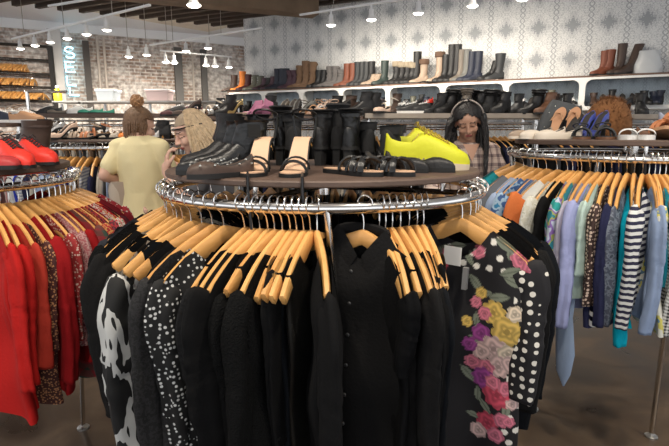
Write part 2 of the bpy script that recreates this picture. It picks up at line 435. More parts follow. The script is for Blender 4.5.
random.seed(5)
for k, (y, z_off) in enumerate(((45, 0), (59.5, 0), (73.5, 0), (87, 0), (101, 0))):
    a = wall_pt(-60, .28); b_ = wall_pt(53, .28); pr = wall_pt(25, .28)
    z = at_y(25, y, pr.y).z
    mb = MB().tube([(a.x, a.y, z), (b_.x, b_.y, z)], .022, 8)
    if True:
        for t in (.1, .5, .97):
            q = a.lerp(b_, t); mb.tube([(q.x, q.y, z), (q.x-BN.x*.28, q.y-BN.y*.28, z)], .015, 6)
    tag(mb.build('hanger_rail', dark_metal), 'black wall rail with brackets on the brick wall, %s from the top' % ordn(k), 'rail')
    if k in (1, 2, 3):
        n = (26, 34, 42)[k-1]; x1 = (30, 36, 44)[k-1]
        for i in range(n):
            q = wall_pt(-18+(x1+18)*i/n+random.uniform(-.4, .4), .28)
            put_hanger((q.x, q.y, z), (random.uniform(-.05, .05), 0, B_ANG+math.pi/2+random.uniform(-.55, .15)),
                       'empty wooden hanger in the dense rows on the brick wall rails', 'empty hangers on the wall rails')
# post at the rail ends
p = wall_pt(53, .30); tag(MB().box((-.03, -.03, 0), (.03, .03, 2.85)).build('rail_post', dark_metal, smooth=False, loc=(p.x, p.y, 0)), 'dark post holding the wall rail ends beside the white column', 'post')

# track lights ---------------------------------------------------------
bulb = bpy.data.materials.new('bulb_glow'); bulb.use_nodes = True
b = bulb.node_tree.nodes['Principled BSDF']; b.inputs['Emission Color'].default_value = (1, .93, .82, 1); b.inputs['Emission Strength'].default_value = 9
def lamp_proto():
    t = thing('track_spotlight', 'x', 'spotlight')
    MB().tube([(0, 0, 0), (0, 0, -.05)], .012, 8).build('stem', white_metal, t)
    hs = MB().lathe([(.001, -.04), (.028, -.045), (.030, -.11), (.038, -.135), (.062, -.165), (.060, -.167), (.036, -.14), (.001, -.13)], 18); hs = hs.build('housing', white_metal, t)
    MB().ell((0, 0, -.163), (.055, .055, .022), 16, 8).build('bulb', bulb, hs)
    return t
LP = lamp_proto(); lp_used = [False]
def lamp(loc, label, group, energy=0, aim=(0, 0, -1), sc=1.0):
    if not lp_used[0]: lp_used[0] = True; t = LP; t.location = loc; t['label'] = label; t['group'] = group
    else: t = dup(LP, loc, (0, 0, 0), label, group)
    t.scale = (sc,)*3
    if energy:
        l = bpy.data.lights.new('lamp_beam', 'SPOT'); l.energy = energy; l.color = (1, .90, .76); l.spot_size = R_(125); l.spot_blend = 1.0; l.shadow_soft_size = .06
        lo = bpy.data.objects.new('lamp_beam', l); COL.objects.link(lo); lo.location = Vector(loc)+Vector((0, 0, -.2*sc))
        lo.rotation_euler = Vector(aim).to_track_quat('-Z', 'Y').to_euler()
def wire(p, label):
    return tag(MB().tube([p, (p[0], p[1], 3.27)], .004, 6).build('suspension_wire', M('thin_wire', (.35, .33, .3), .5, .5)), label, 'wire', 'suspension wires of the track lights')
def track(pa, pb, lamps, label, where, energy=20, aim=(0, 0, -1), wires=2, z=None, base=0, sc=1.0):
    mb = MB(); d = (pb-pa); L = d.length; q = d.to_track_quat('X', 'Z').to_matrix().to_4x4(); q.translation = pa
    mb.box((0, -.012, -.010), (L, .012, .010), M4=q); tag(mb.build('light_track', white_metal, smooth=False), label, 'light track')
    for i in range(wires):
        w = pa.lerp(pb, (i+.35)/wires); wire((w.x, w.y, w.z+.01), 'thin wire holding up %s, %s from its left' % (where, ordn(i)))
    for i, px in enumerate(lamps):
        # parameter along the track where the column px is met
        r = ray(px, 40); det = d.x*(-r.y)+d.y*r.x; t = (pa.x*r.y-pa.y*r.x)/det
        pos = pa+d*t
        lamp(pos+Vector((0, 0, -.01)), 'white reflector spotlight, %s from the left on %s' % (ordn(i), where), 'spotlights on '+where, energy, aim, sc)
TH = 2.72
brick_aim = -BN*1.0+Vector((0, 0, -1.0))
track(at_h(12, 39, TH), at_h(150, 5, TH), [19.5, 34.5, 50, 67.5, 87, 107.5], 'white ceiling light track slanting across the upper left', 'the long left track', 50, brick_aim, 3, sc=.8)
track(at_h(150, 45, 2.75), at_h(262, 28, 2.75), [185.5, 207.5], 'short pale light track hanging before the grey columns', 'the short middle track', 50, brick_aim, 2, sc=.85)
track(at_h(160, 50.5, 2.62), at_h(232, 57, 2.62), [164.5, 173, 205, 214, 228], 'thin white light track low against the brick wall', 'the low middle track', 36, brick_aim, 2, sc=.85)
for i, (px, py) in enumerate(((128, 50), (146, 48))):
    q = at_h(px, py-4, 2.66); wire((q.x, q.y, q.z), 'thin wire of the %s single hanging spotlight before the brick wall' % ordn(i)); lamp(q, 'single hanging white spotlight before the brick wall, %s one' % ('left', 'right')[i], 'single hanging spotlights', 45, brick_aim, .85)
track(at_h(120, 6, 2.9)+Vector((-.8, 0, 0)), at_h(262, -28, 2.9), [195.5], 'white light track at the top edge in front of the girder', 'the track before the girder', 30, brick_aim, 1, sc=1.15)
paper_aim = -SN*1.0+Vector((0, 0, -.75))
ta = at_h(318, 12, 2.85); tb = ta+SD*5.0
tm = at_h(470, -6, 2.85)
track(at_h(300, 15, 2.85), at_h(540, -22, 2.85), [331, 371, 417.5, 471, 520], 'white light track along the papered wall', 'the papered wall track', 48, paper_aim, 2, sc=.9)
# lamps over the racks nearer the camera (above the frame)
for i, (x, y, a) in enumerate([(-1.5, .9, (-.1, .5, -1)), (-.5, .7, (.1, .5, -1)), (.6, .7, (.0, .5, -1)), (1.6, 1.2, (.1, .5, -1)), (-1.9, 3.4, (.1, .3, -1)), (.2, 3.4, (.3, .2, -1)), (1.5, 4.4, (.2, .4, -1)), (-.9, 4.6, (-.2, .2, -1))]):
    lamp(Vector((x, y, 3.26)), 'white ceiling spotlight over the racks, %s of the nearer set' % ordn(i), 'ceiling spotlights over the racks', 75 if i < 4 else 70, a)

# ================================================================== WHITE WALL SHELF
shelf = thing('wall_shelf', 'long white wall shelf with rounded open cubbies under its top board', 'shelf', (SA.x, SA.y, 0), S_ANG)
def shelf_t(px):
    q = wall_pt(px, 0, SA, SD, SN); return (q-SA).dot(SD)
white_paint = M('white_shelf_paint', (.80, .79, .76), .45)
divs = [-.02, shelf_t(263), shelf_t(301), shelf_t(341), shelf_t(388), shelf_t(443), shelf_t(506.5), shelf_t(583), shelf_t(690), shelf_t(690)+.95]
LT = divs[-1]
MB().box((-.05, 0, 2.085), (LT, .34, 2.105)).build('top_board', [M('shelf_top_wood', (.16, .09, .06), .5)], shelf, False)
MB().box((-.02, .02, 1.745), (LT, .34, 1.785)).build('bottom_board', white_paint, shelf, False)
MB().box((-.02, .335, 1.785), (LT, .345, 2.085)).build('back_panel', paper_blue, shelf, False)
for i in range(len(divs)-1):
    a, b2 = divs[i], divs[i+1]; z0, z1 = 1.745, 2.085; hx0, hx1, hz0, hz1 = a+.03, b2-.03, 1.785, 2.062; r = .07
    outer = []; inner = []
    K = 6
    for (cx, cz, ox, oz, a0) in ((hx1-r, hz1-r, b2, z1, 0), (hx0+r, hz1-r, a, z1, 90), (hx0+r, hz0+r*.3, a, z0, 180), (hx1-r, hz0+r*.3, b2, z0, 270)):
        rr = r if a0 < 180 else r*.3; cxx = cx if a0 < 180 else (hx0+rr if a0 == 180 else hx1-rr)
        for k in range(K+1):
            t = R_(a0+90*k/K); inner.append((cxx+rr*math.cos(t), cz+rr*math.sin(t))); outer.append((ox, oz))
    mb = MB(); rs = [[(x, -.003, z) for x, z in outer], [(x, -.003, z) for x, z in inner], [(x, .02, z) for x, z in inner], [(x, .02, z) for x, z in outer]]
    mb.rings(rs, False, False); mb.build('bay_frame', white_paint, shelf, True, sharp=30)
    MB().box((a-.012, .02, 1.785), (a+.012, .335, 2.085)).build('divider', white_paint, shelf, False)

# ================================================================== SHOES
OUT = [(0, .006), (.015, .018), (.06, .028), (.15, .0325), (.30, .031), (.45, .034), (.62, .043), (.75, .0455), (.86, .040), (.94, .028), (.985, .013), (1, .004)]
PNT = [(0, .006), (.015, .017), (.06, .026), (.15, .030), (.30, .028), (.45, .030), (.62, .038), (.75, .036), (.86, .026), (.94, .015), (.985, .007), (1, .002)]
TS = [0, .015, .04, .08, .15, .22, .30, .38, .46, .54, .62, .70, .78, .85, .91, .955, .985, 1]
def lift(t, heel): return heel*(1-sstep(.18, .68, t))
def sole_mb(L, heel, th=.012, tab=OUT, wk=1.0, ts=TS, grow=.002):
    mb = MB(); rs = []; k = L/.27
    for t in ts:
        w = (interp(tab, t)*wk+grow)*k; z = lift(t, heel); x = t*L
        rs.append([(x, -w, z), (x, w, z), (x, w, z+th), (x, -w, z+th)])
    return mb.rings(rs)
def upper_mb(L, heel, z0, H, tab=OUT, wk=1.0, open_=(.02, .45), ts=TS, mi=0):
    """closed upper; between open_[0] and open_[1] its top is a mouth with an inner lining (material 1)"""
    mb = MB(); k = L/.27; rs = []; N = 12; inner = []
    for t in ts:
        w = interp(tab, t)*wk*k; h = interp(H, t); z = lift(t, heel)+z0; x = t*L
        o = sstep(open_[0]-.04, open_[0]+.03, t)*(1-sstep(open_[1]-.05, open_[1]+.03, t)) if open_ else 0
        ring = []
        for j in range(N+1):
            a = math.pi*j/N; c, s_ = math.cos(a), math.sin(a)
            y = w*math.copysign(abs(c)**.75, c); zz = h*s_**.62
            zz -= o*h*.38*max(0, s_-.62)/.38*(1 if abs(c) < .75 else 0)
            ring.append((x, y, z+max(0, zz)))
        rs.append(ring)
    o0 = len(mb.f)
    mb.rings(rs, True, True, False, mi)
    # bottom
    # colour the mouth as lining
    if open_:
        for i in range(o0, len(mb.f)):
            f = mb.f[i]
            if len(f) != 4: continue
            p = [Vector(mb.v[q]) for q in f]; c = sum(p, Vector())/4; t = c.x/L; w = interp(tab, min(1, max(0, t)))*wk*k
            if open_[0]-.01 < t < open_[1]-.01 and abs(c.y) < w*.62: mb.m[i] = 1
    return mb
def boot_mb(L, heel, z0, H, shaft, rx=.052, ry=.045, flare=1.05, cx=.062, lean=0., tab=OUT, wk=1.0, slouch=0.):
    mb = upper_mb(L, heel, z0, [(0, .07), (.25, .085), (.4, .078), (.55, .058), (.7, .045), (.85, .036), (.95, .028), (1, .012)], tab, wk, None)
    k = L/.27; rs = []; N = 16
    zb = heel+z0
    rows = [(.012, cx+.004, rx*.86, ry*.66), (.035, cx+.004, rx*.92, ry*.70), (.06, cx+.012, rx*1.08, ry*.74), (.085, cx+.005, rx*1.0, ry*.78), (.11, cx, rx*.93, ry*.82)]
    n = 7
    for i in range(1, n+1):
        t = i/n; z = lerp(.11, shaft, t); f = lerp(.93, flare, t); sl = 1+slouch*math.sin(i*2.4)
        rows.append((z, cx-.004*t+slouch*.05*math.sin(i*1.9), rx*f*sl, ry*lerp(.85, flare, t)*sl))
    for z, c, a, b2 in rows:
        if z > shaft: continue
        rs.append([((c+a*math.cos(2*math.pi*j/N))*k+lean*z, b2*k*math.sin(2*math.pi*j/N), zb+z*1.0) for j in range(N)])
    z, c, a, b2 = rows[-1]
    for dz, q in ((.0, .92), (-.03, .88)):
        rs.append([((c+a*q*math.cos(2*math.pi*j/N))*k+lean*z, b2*q*k*math.sin(2*math.pi*j/N), zb+z+dz) for j in range(N)])
    mb.rings(rs, True, True); mb.m[-1] = 1
    return mb
def heel_block(L, heel, w=.022, ln=.055, tap=.85):
    mb = MB(); k = L/.27
    rs = []
    for z, f in ((0, tap), (heel*.5, tap*1.02), (heel+.002, 1.0)):
        a = w*f*k; x0 = .006+(1-f)*.01; x1 = x0+ln*f*k
        rs.append([(x0, -a*.7, z), (x0+.008, -a, z), (x1, -a, z), (x1, a, z), (x0+.008, a, z), (x0, a*.7, z)])
    return mb.rings(rs)
def place(t, loc, yaw, label, cat='shoe', group=None, tilt=0., roll=0.):
    t.location = loc; t.rotation_euler = (roll, tilt, yaw); return tag(t, label, cat, group)

def mk_boot(label, loc, yaw, mat, sole=None, L=.27, heel=.02, shaft=.2, fine=True, flare=1.05, rx=.052, ry=.045, lean=0., pointy=False, cuff=None, zipp=False, wk=1., elastic=None, slouch=0., laces=None, cat='boot', group=None, tilt=0., name='boot', cx=.062, roll=0.):
    t = thing(name, label, cat); sole = sole or rubber; tab = PNT if pointy else OUT; s0 = .010
    boot_mb(L, heel, s0, 0, shaft, rx, ry, flare, cx, lean, tab, wk, slouch).build('upper', [mat, lining], t, sharp=50)
    so = sole_mb(L, heel, s0+.003, tab, wk).build('sole', sole, t, sharp=35)
    if heel > .012: heel_block(L, heel, .028 if heel < .05 else .022).build('heel', sole, so, sharp=35)
    k = L/.27
    if cuff:
        zc = heel+s0+shaft; mb = MB(); rs = []
        for q, z in ((1.0, -.055), (1.22, -.045), (1.28, -.015), (1.22, .01), (.95, .012)):
            rs.append([((cx+rx*flare*q*math.cos(2*math.pi*j/16)+.004*math.sin(j*5))*k+lean*shaft, ry*flare*q*k*math.sin(2*math.pi*j/16), zc+z+.004*math.sin(j*3.1)) for j in range(16)])
        mb.rings(rs, False, False).build('fur_cuff', cuff, t)
    if elastic:
        for s in (-1, 1):
            MB().box((cx*k-.018, s*ry*.96*k-.003, heel+.085), (cx*k+.020, s*ry*.96*k+.003, heel+shaft-.002)).build('elastic_panel', elastic, t)
    if laces:
        mb = MB()
        for i in range(5):
            z = heel+.075+i*.022; x = (cx+rx*1.0)*k+lean*z
            if z > heel+shaft: break
            mb.tube([(x-.012, -.022, z), (x+.004, 0, z+.006), (x-.012, .022, z)], .0028, 5)
        if mb.v: mb.build('laces', laces, t)
    return place(t, loc, yaw, label, cat, group, tilt, roll)
HLOW = [(0, .055), (.06, .062), (.15, .056), (.28, .055), (.38, .070), (.5, .066), (.62, .057), (.75, .045), (.87, .037), (.95, .029), (1, .010)]
HPUMP = [(0, .050), (.1, .048), (.2, .036), (.4, .026), (.55, .026), (.66, .034), (.78, .034), (.88, .028), (.95, .022), (1, .008)]
def mk_low(label, loc, yaw, mat, sole=None, L=.27, heel=.0, pump=False, laces=None, pointy=False, soleth=.014, stripes=None, cat='shoe', group=None, tilt=0., roll=0., name='shoe', open_=(.05, .37), studs=None, inner=None, hs=1.0):
    t = thing(name, label, cat); tab = PNT if pointy else OUT
    if pump: open_ = (.06, .62)
    HL = [(q, w_*(1+(hs-1)*(1-.35*q))) for q, w_ in HLOW]
    upper_mb(L, heel, soleth-.002, HPUMP if pump else HL, tab, 1.0, open_).build('upper', [mat, inner or lining], t, sharp=50)
    sole_mb(L, heel, soleth, tab, 1.0, grow=.004 if soleth > .02 else .002).build('sole', sole or rubber, t, sharp=35)
    if heel > .015: heel_block(L, heel, .022 if heel < .04 else .014, .05 if heel < .04 else .022, .8).build('heel', sole or rubber, t)
    k = L/.27
    if laces:
        mb = MB()
        for i in range(6):
            x = L*(.44+.05*i); h = interp(HL, x/L)+soleth+lift(x/L, heel); w = .018
            mb.tube([(x, -w, h-.007), (x+.006, 0, h+.003), (x+.012, w, h-.007)], .0026, 5)
            mb.tube([(x, w, h-.007), (x+.006, 0, h+.004), (x+.012, -w, h-.007)], .0026, 5)
        for s in (-1, 1):
            h4 = interp(HL, .44)+soleth; mb.tube([(L*.44, 0, h4+.004), (L*.42, s*.018, h4+.018), (L*.40, s*.034, h4+.006), (L*.44, s*.018, h4+.002)], .0024, 5)
        mb.build('laces', laces, t)
    if stripes:
        for s in (-1, 1):
            for i in range(3):
                x = L*(.40+.07*i); w = interp(tab, x/L)*k; mb = MB()
                q_ = .52 if pump else 1; mb.tube([(x-.012, s*(w+.0025), soleth+.006), (x, s*(w*.96+.002), soleth+.026*q_), (x+.016, s*(w*.66), soleth+.049*q_)], .0024, 5); mb.build('side_stripe', stripes, t)
    if studs:
        mb = MB()
        for i in range(9):
            x = L*(.08+.1*i); w = interp(tab, x/L)*k
            for s in (-1, 1): mb.ell((x, s*(w+.000), soleth+.022+.012*(i % 2)), (.0035, .0035, .0035), 6, 4)
        mb.build('studs', studs, t)
    return place(t, loc, yaw, label, cat, group, tilt, roll)
def mk_sandal(label, loc, yaw, strap, L=.26, heel=0., insole=None, kind='bands', cat='sandal', group=None, tilt=0., roll=0., name='sandal', sole=None, soleth=.012):
    t = thing(name, label, cat); insole = insole or tan; k = L/.27
    sole_mb(L, heel, soleth, OUT, .95).build('sole', sole or rubber, t, sharp=35)
    sole_mb(L, heel, .003, OUT, .90, grow=0).xf(Matrix.Translation((0, 0, soleth+.0005))).build('insole', insole, t, sharp=35)
    if heel > .02: heel_block(L, heel, .018, .03, .6).build('heel', sole or rubber, t)
    def arch(x, hgt, r, dx=0., wf=1.):
        w = interp(OUT, x/L)*k*wf; z = lift(x/L, heel)+soleth
        return [(x+dx*(math.cos(a)), w*math.cos(a), z+hgt*math.sin(a)) for a in [math.pi*j/10 for j in range(11)]]
    class SB:
        def tube(s_, *a, **k): MB().tube(*a, **k).build('strap', strap, t)
        def rings(s_, *a, **k): cur.rings(*a, **k)
    mb = SB(); cur = MB()
    if kind == 'bands':
        for x in (.60, .72): mb.tube(arch(L*x, .04, 1, .012), .0055, 6, ry=2.2)
        mb.tube(arch(L*.46, .055, 1, -.02), .004, 6, ry=2)
        mb.tube([(.02+.03*math.cos(a), .034*math.sin(a), heel+soleth+.055+.012*math.cos(a)) for a in [2*math.pi*j/14 for j in range(15)]], .0035, 6)
    elif kind == 'heel':
        mb.tube(arch(L*.70, .032, 1, .01), .0045, 6, ry=1.6)
        mb.tube(arch(L*.60, .036, 1, -.015), .0035, 6)
        mb.tube([(L*.08+.042*math.cos(a), .036*math.sin(a), heel+soleth+.07+.014*math.cos(a)) for a in [2*math.pi*j/16 for j in range(17)]], .0035, 6)
        for s in (-1, 1): mb.tube([(L*.05, s*.026, heel+soleth), (L*.055, s*.034, heel+soleth+.04), (L*.08, s*.036, heel+soleth+.07)], .0035, 6)
    elif kind == 'slide':
        rs = []
        for x in (.50, .56, .64, .72, .78):
            rs.append([Vector(p) for p in arch(L*x, .026, 1)])
        mb.rings(rs, False, False, False); rs2 = [[p*1.0+Vector((0, 0, .006)) for p in r] for r in rs]; mb.rings(rs2, False, False, False)
        mb.rings([rs[0], rs2[0]], False, False, False); mb.rings([rs[-1], rs2[-1]], False, False, False)
    elif kind == 'thong':
        z = soleth+lift(.7, heel)
        for s in (-1, 1): mb.tube([(L*.78, 0, z+.004), (L*.70, s*.012, z+.024), (L*.5, s*.030, z+.012+lift(.5, heel))], .004, 6)
    elif kind == 'wrap':
        for i, x in enumerate((.48, .56, .64, .72, .79)): mb.tube(arch(L*x, .038, 1, (-1)**i*.02), .005, 6, ry=2)
    if cur.v: cur.build('strap', strap, t)
    return place(t, loc, yaw, label, cat, group, tilt, roll)

def C(name, col, rough=.55, **k): return M('shoe_'+name, col, rough, bump=.12, bscale=50, **k)
cols = dict(orange=C('orange', (.75, .22, .03)), brown=C('brown', (.16, .075, .04)), darkbrown=C('darkbrown', (.06, .035, .025)), maroon=C('maroon', (.07, .014, .016)), olive=C('olive', (.12, .12, .09)),
    plum=C('plum', (.07, .03, .045)), navy=C('navy', (.014, .018, .035)), suede=C('suede', (.19, .115, .07), .95), greyfur=C('greyfur', (.16, .15, .145), .95), rust=C('rust', (.20, .06, .03)),
    darkgrey=C('darkgrey', (.03, .032, .034)), beige=C('beige', (.36, .27, .20)), darkgreen=C('darkgreen', (.03, .045, .04)), cream=C('cream', (.68, .60, .50)), taupe=C('taupe', (.15, .125, .10)),
    grey=C('grey', (.13, .13, .12)), black=leather2, white=C('white', (.75, .74, .72)), silver=C('silver', (.5, .5, .5), .3, metal=.6), pink=C('pink', (.55, .22, .33), .8), gold=C('gold', (.5, .36, .14), .35, metal=.5),
    green=C('green', (.03, .25, .17)), red=C('red', (.75, .035, .02), .5), tanned=C('tanned', (.42, .23, .12)), blue=C('blue', (.05, .07, .30), .35), yellow=C('yellow', (.55, .55, .012), .6), nude=C('nude', (.62, .45, .35)), orangebrown=C('orangebrown', (.45, .17, .07)))
words = dict(darkbrown='dark brown', suede='brown suede', greyfur='shaggy grey', rust='reddish brown', darkgrey='dark grey', darkgreen='dark green', tanned='tan', orangebrown='orange brown', olive='olive grey')
def W(c): return words.get(c, c)
furcream = M('cream_fur', (.36, .30, .22), .98, bump=1., bscale=160)
furbrown = M('brown_fur', (.15, .09, .06), .98, bump=1., bscale=160)

# boots on top of the white wall shelf: px, colour, height in photo px, kind
TOPB = [(238, 'darkbrown', 15, ''), (246.5, 'orange', 18, ''), (252, 'maroon', 15, ''), (259, 'olive', 14, 'lace'), (264.5, 'olive', 13, 'lace'), (269, 'plum', 11, ''), (273, 'black', 11, ''), (277.5, 'plum', 12, ''),
    (281.5, 'navy', 19, 'shaft'), (286, 'navy', 19, 'shaft'), (290, 'navy', 19, 'shaft'), (294.5, 'plum', 17, 'slouch'), (299, 'plum', 17, 'slouch'), (304, 'suede', 21, 'slouch'), (310, 'suede', 25, 'slouch'), (317, 'suede', 24, 'slouch'), (323, 'black', 16, ''), (328, 'black', 16, ''),
    (334, 'greyfur', 19, 'fur'), (339.5, 'greyfur', 19, 'fur'), (345, 'greyfur', 16, 'fur'), (351.5, 'rust', 21, ''), (357, 'rust', 21, ''), (362, 'darkgrey', 22, 'shaft'), (366.5, 'darkgrey', 22, 'shaft'), (371, 'darkgrey', 22, 'shaft'), (375.5, 'black', 22, 'shaft'),
    (379, 'beige', 10, ''), (383, 'beige', 10, ''), (388.5, 'darkgreen', 22, 'shaft'), (401, 'black', 20, 'cuff'), (406.5, 'black', 19, 'cuff'), (412, 'black', 19, 'cuff'), (417, 'black', 18, 'cuff'), (421, 'black', 29, 'shaft'), (428, 'beige', 21, 'cuffb'),
    (443, 'beige', 27, 'cuffb'), (449, 'black', 25, 'shaft'), (455, 'black', 34, 'shaft'), (460.5, 'black', 34, 'shaft'), (465, 'taupe', 29, 'shaft'), (470.5, 'grey', 29, 'shaft'), (475.5, 'navy', 27, 'shaft'), (482, 'navy', 27, 'shaft'), (495, 'black', 18, 'lean'), (503.5, 'darkgrey', 24, 'rub'),
    (607, 'rust', 22, ''), (613, 'rust', 23, ''), (623, 'darkbrown', 28, 'shaft'), (631, 'darkbrown', 28, 'leanr')]
random.seed(11)
cnt = {}
for px, c, hpx, kd in TOPB: cnt[c] = cnt.get(c, 0)+1
idx = {}
for i, (px, c, hpx, kd) in enumerate(TOPB):
    q = wall_pt(px, 0, SA-SN*.17, SD, SN); hgt = hpx/F*q.y*1.0
    shaft = max(.05, hgt-.02)
    n = idx.get(c, 0); idx[c] = n+1
    kdw = {'': 'ankle', 'lace': 'lace-up', 'shaft': 'tall', 'slouch': 'slouchy', 'fur': 'furry', 'cuff': 'fur-topped', 'cuffb': 'fur-cuffed', 'lean': 'short leaning', 'rub': 'rubber', 'leanr': 'leaning cowboy'}[kd]
    if hpx > 20 and kd == '': kdw = 'cowboy' if px > 600 else 'mid-height'
    lab = '%s %s boot on top of the wall shelf' % (W(c), kdw)
    if cnt[c] > 1: lab += ', %s such from the left' % ordn(n)
    wide = 1.0
    mk_boot(lab, (q.x, q.y, 2.106), S_ANG-math.pi/2-R_(48)+random.uniform(-.25, .15), cols[c], None, L=.25, heel=.02, shaft=shaft, flare={'rub': 1.35, 'slouch': 1.3, 'fur': 1.25}.get(kd, 1.08), lean={'lean': -.35, 'leanr': -.45}.get(kd, 0.),
        cuff={'cuff': furcream, 'cuffb': furbrown}.get(kd), slouch=.12 if kd in ('slouch', 'fur') else 0., laces=cols['white'] if kd == 'lace' else None, group='boots on top of the wall shelf')
q = wall_pt(646, 0, SA-SN*.17, SD, SN)
mb = MB(); random.seed(3)
rs = []
for k in range(9):
    z = .24*k/8; f = 1-.30*(k/8)**2
    rs.append([((.13*f*math.cos(a)*(1+.12*math.sin(5*a+k))), .06*f*math.sin(a)*(1+.15*math.cos(4*a+k*1.3)), z) for a in [2*math.pi*j/20 for j in range(20)]])
mb.rings(rs).build
o = mb.build('plastic_bag', M('cloudy_plastic', (.75, .77, .78), .35, trans=.3), loc=(q.x, q.y, 2.106)); o.rotation_euler[2] = S_ANG; tag(o, 'crumpled cloudy white plastic bag at the right on top of the wall shelf', 'bag')

# shoes inside the cubbies
random.seed(21); CUB = []
CC = ['black', 'black', 'black', 'darkgrey', 'darkbrown', 'black', 'olive', 'taupe', 'black', 'navy']
bay_words = ['leftmost', 'second', 'third', 'fourth', 'fifth', 'sixth', 'seventh', 'eighth', 'ninth']
bays = list(zip(divs, divs[1:]))
for bi, (a, b2) in enumerate(bays[:8]):
    n = int((b2-a-.10)/.088); 
    for i in range(n):
        t = a+.07+(b2-a-.14)*(i+.5)/n; q = SA+SD*t-SN*.13
        c = random.choice(CC); kind = random.random()
        lab = '%s %s, %s shoe in the %s wall shelf cubby from the left' % (W(c), '%s', ordn(i), 'first' if bi == 0 else bay_words[bi])
        yaw = S_ANG-math.pi/2+random.uniform(-.4, .4)
        if kind < .5: mk_boot(lab % 'ankle boot', (q.x, q.y, 1.786), yaw, cols[c], None, L=.24, heel=.03, shaft=random.uniform(.08, .15), fine=False, group='shoes in the wall shelf cubbies')
        elif kind < .75: mk_low(lab % 'lace-up shoe', (q.x, q.y, 1.786), yaw, cols[c], cols['white'] if random.random() < .3 else None, L=.25, laces=cols['white'] if random.random() < .3 else None, group='shoes in the wall shelf cubbies')
        else: mk_low(lab % 'heeled shoe', (q.x, q.y, 1.786), yaw, cols[c], None, L=.23, heel=.07, pump=True, group='shoes in the wall shelf cubbies')

# ================================================================== GARMENTS
hangz = lambda x: -.073-.100*(min(abs(x), .198)/.198)**1.4
def garment(seed, L=.8, W=.20, nw=.075, nd=.055, T=.02, flare=.1, sleeve=None, slw=.044, neck_back=.03, cols_=18, rows=26, sway=0., fold=1.):
    """returns (body MB, [sleeve MB, sleeve MB])"""
    rnd = random.Random(seed); ph = [rnd.uniform(0, 6.28) for _ in range(8)]; k1 = rnd.uniform(20, 34); k2 = rnd.uniform(9, 15)
    mb = MB(); rs = []
    zs0 = lambda x: hangz(x)+.008-(max(0, abs(x)-.195)*1.3)
    for r in range(rows+1):
        v = r/rows; vv = v**1.25; ring = []
        n2 = cols_*2
        for j in range(n2):
            a = 2*math.pi*j/n2; X = math.cos(a); side = math.sin(a)
            Wv = W*(1-.07*sstep(.02, .2, v)*(1-sstep(.3, .9, v))+flare*v)
            x = Wv*X
            front = side > 0
            zt = zs0(x if abs(x) < W else W)
            if abs(x) < nw:
                zt = zs0(nw)-(nd if front else neck_back)*(1-(x/nw)**2)
            z = lerp(zt, -L+.02*math.sin(x*14+ph[5])*(1 if sleeve is None else .5), vv)
            rampv = sstep(0, .22, v)
            th = lerp(.0145, T, rampv)*(abs(side)**lerp(.22, .6, rampv) if abs(side) > 1e-6 else 0)
            y = math.copysign(th, side)+.018*min(1, abs(x)/.198)**2*(1-v)
            y += fold*rampv*(.55*T*math.sin(k1*x+ph[0]+1.6*v)+.5*T*math.sin(k2*x+ph[1]-v*2.2))*(.4+.8*v)
            y += fold*rampv*.25*T*math.sin(z*21+ph[2]+x*9)
            y += sway*v*v+.010*v*math.sin(z*6+ph[4])
            x += fold*rampv*(.003*math.sin(z*17+ph[3])+.006*math.sin(z*5+ph[6]))*(1 if X > 0 else -1)*abs(X)
            ring.append((x, y, z))
        rs.append(ring)
    mb.rings(rs, False, False)
    sl = []
    if sleeve:
        for s in (1, -1):
            m2 = MB(); rr = []; n = 36; N = 20
            x0 = W-.035; z0 = zs0(x0)-.035
            pos = Vector((x0, .014, z0)); step = sleeve/n
            for i in range(n+1):
                t = i/n
                ang = lerp(50, 88, sstep(0, .25, t)) + 2.5*math.sin(5*t+ph[6])
                if t > .5: ang += 3*math.sin((t-.5)*6)
                rx = lerp(slw, slw*.66, t)*(1+.03*math.sin(t*11+ph[3])*fold+.025*math.sin(t*37+ph[0])); ry = lerp(min(T*.80, .026), T*.72, t)*(1+.07*math.sin(t*9+ph[1])*fold+.04*math.sin(t*37+ph[5]))
                ry *= sstep(-.25, .12, t)
                if i == 0: rx *= .75; ry *= .5
                dx, dz = math.cos(R_(ang)), -math.sin(R_(ang)); nx, nz = -dz, dx      # normal in xz
                yo = sway*t*.6+.008*math.sin(t*5+ph[2])*t
                ring = []
                for j in range(N):
                    a = 2*math.pi*j/N; wr = 1+.17*fold*math.sin(3*a+ph[4]+t*2.2)+.09*math.sin(5*a+t*5+ph[2])+.04*math.sin(7*a-t*17)+.05*math.exp(-((t-.45)/.12)**2)*math.sin(t*70+a)
                    ring.append((pos.x+nx*rx*math.cos(a)*wr, pos.y+yo+ry*math.sin(a)*wr, pos.z+nz*rx*math.cos(a)*wr))
                rr.append(ring); pos = pos+Vector((dx, 0, dz))*step
            last = rr[-1]; c = sum((Vector(p) for p in last), Vector())/N
            rr.append([Vector(p).lerp(c, .12)+Vector((0, 0, .0)) for p in last]); rr.append([Vector(p).lerp(c, .2)+Vector((0, 0, .03)) for p in last])
            m2.rings(rr, True, True)
            if s < 0: m2.v = [(-x, y, z) for x, y, z in m2.v]; m2.f = [tuple(reversed(f)) for f in m2.f]
            sl.append(m2)
    return mb, sl
white_tag = M('paper_tag', (.8, .78, .74), .7)
grey_tag = M('security_tag', (.22, .22, .22), .4)
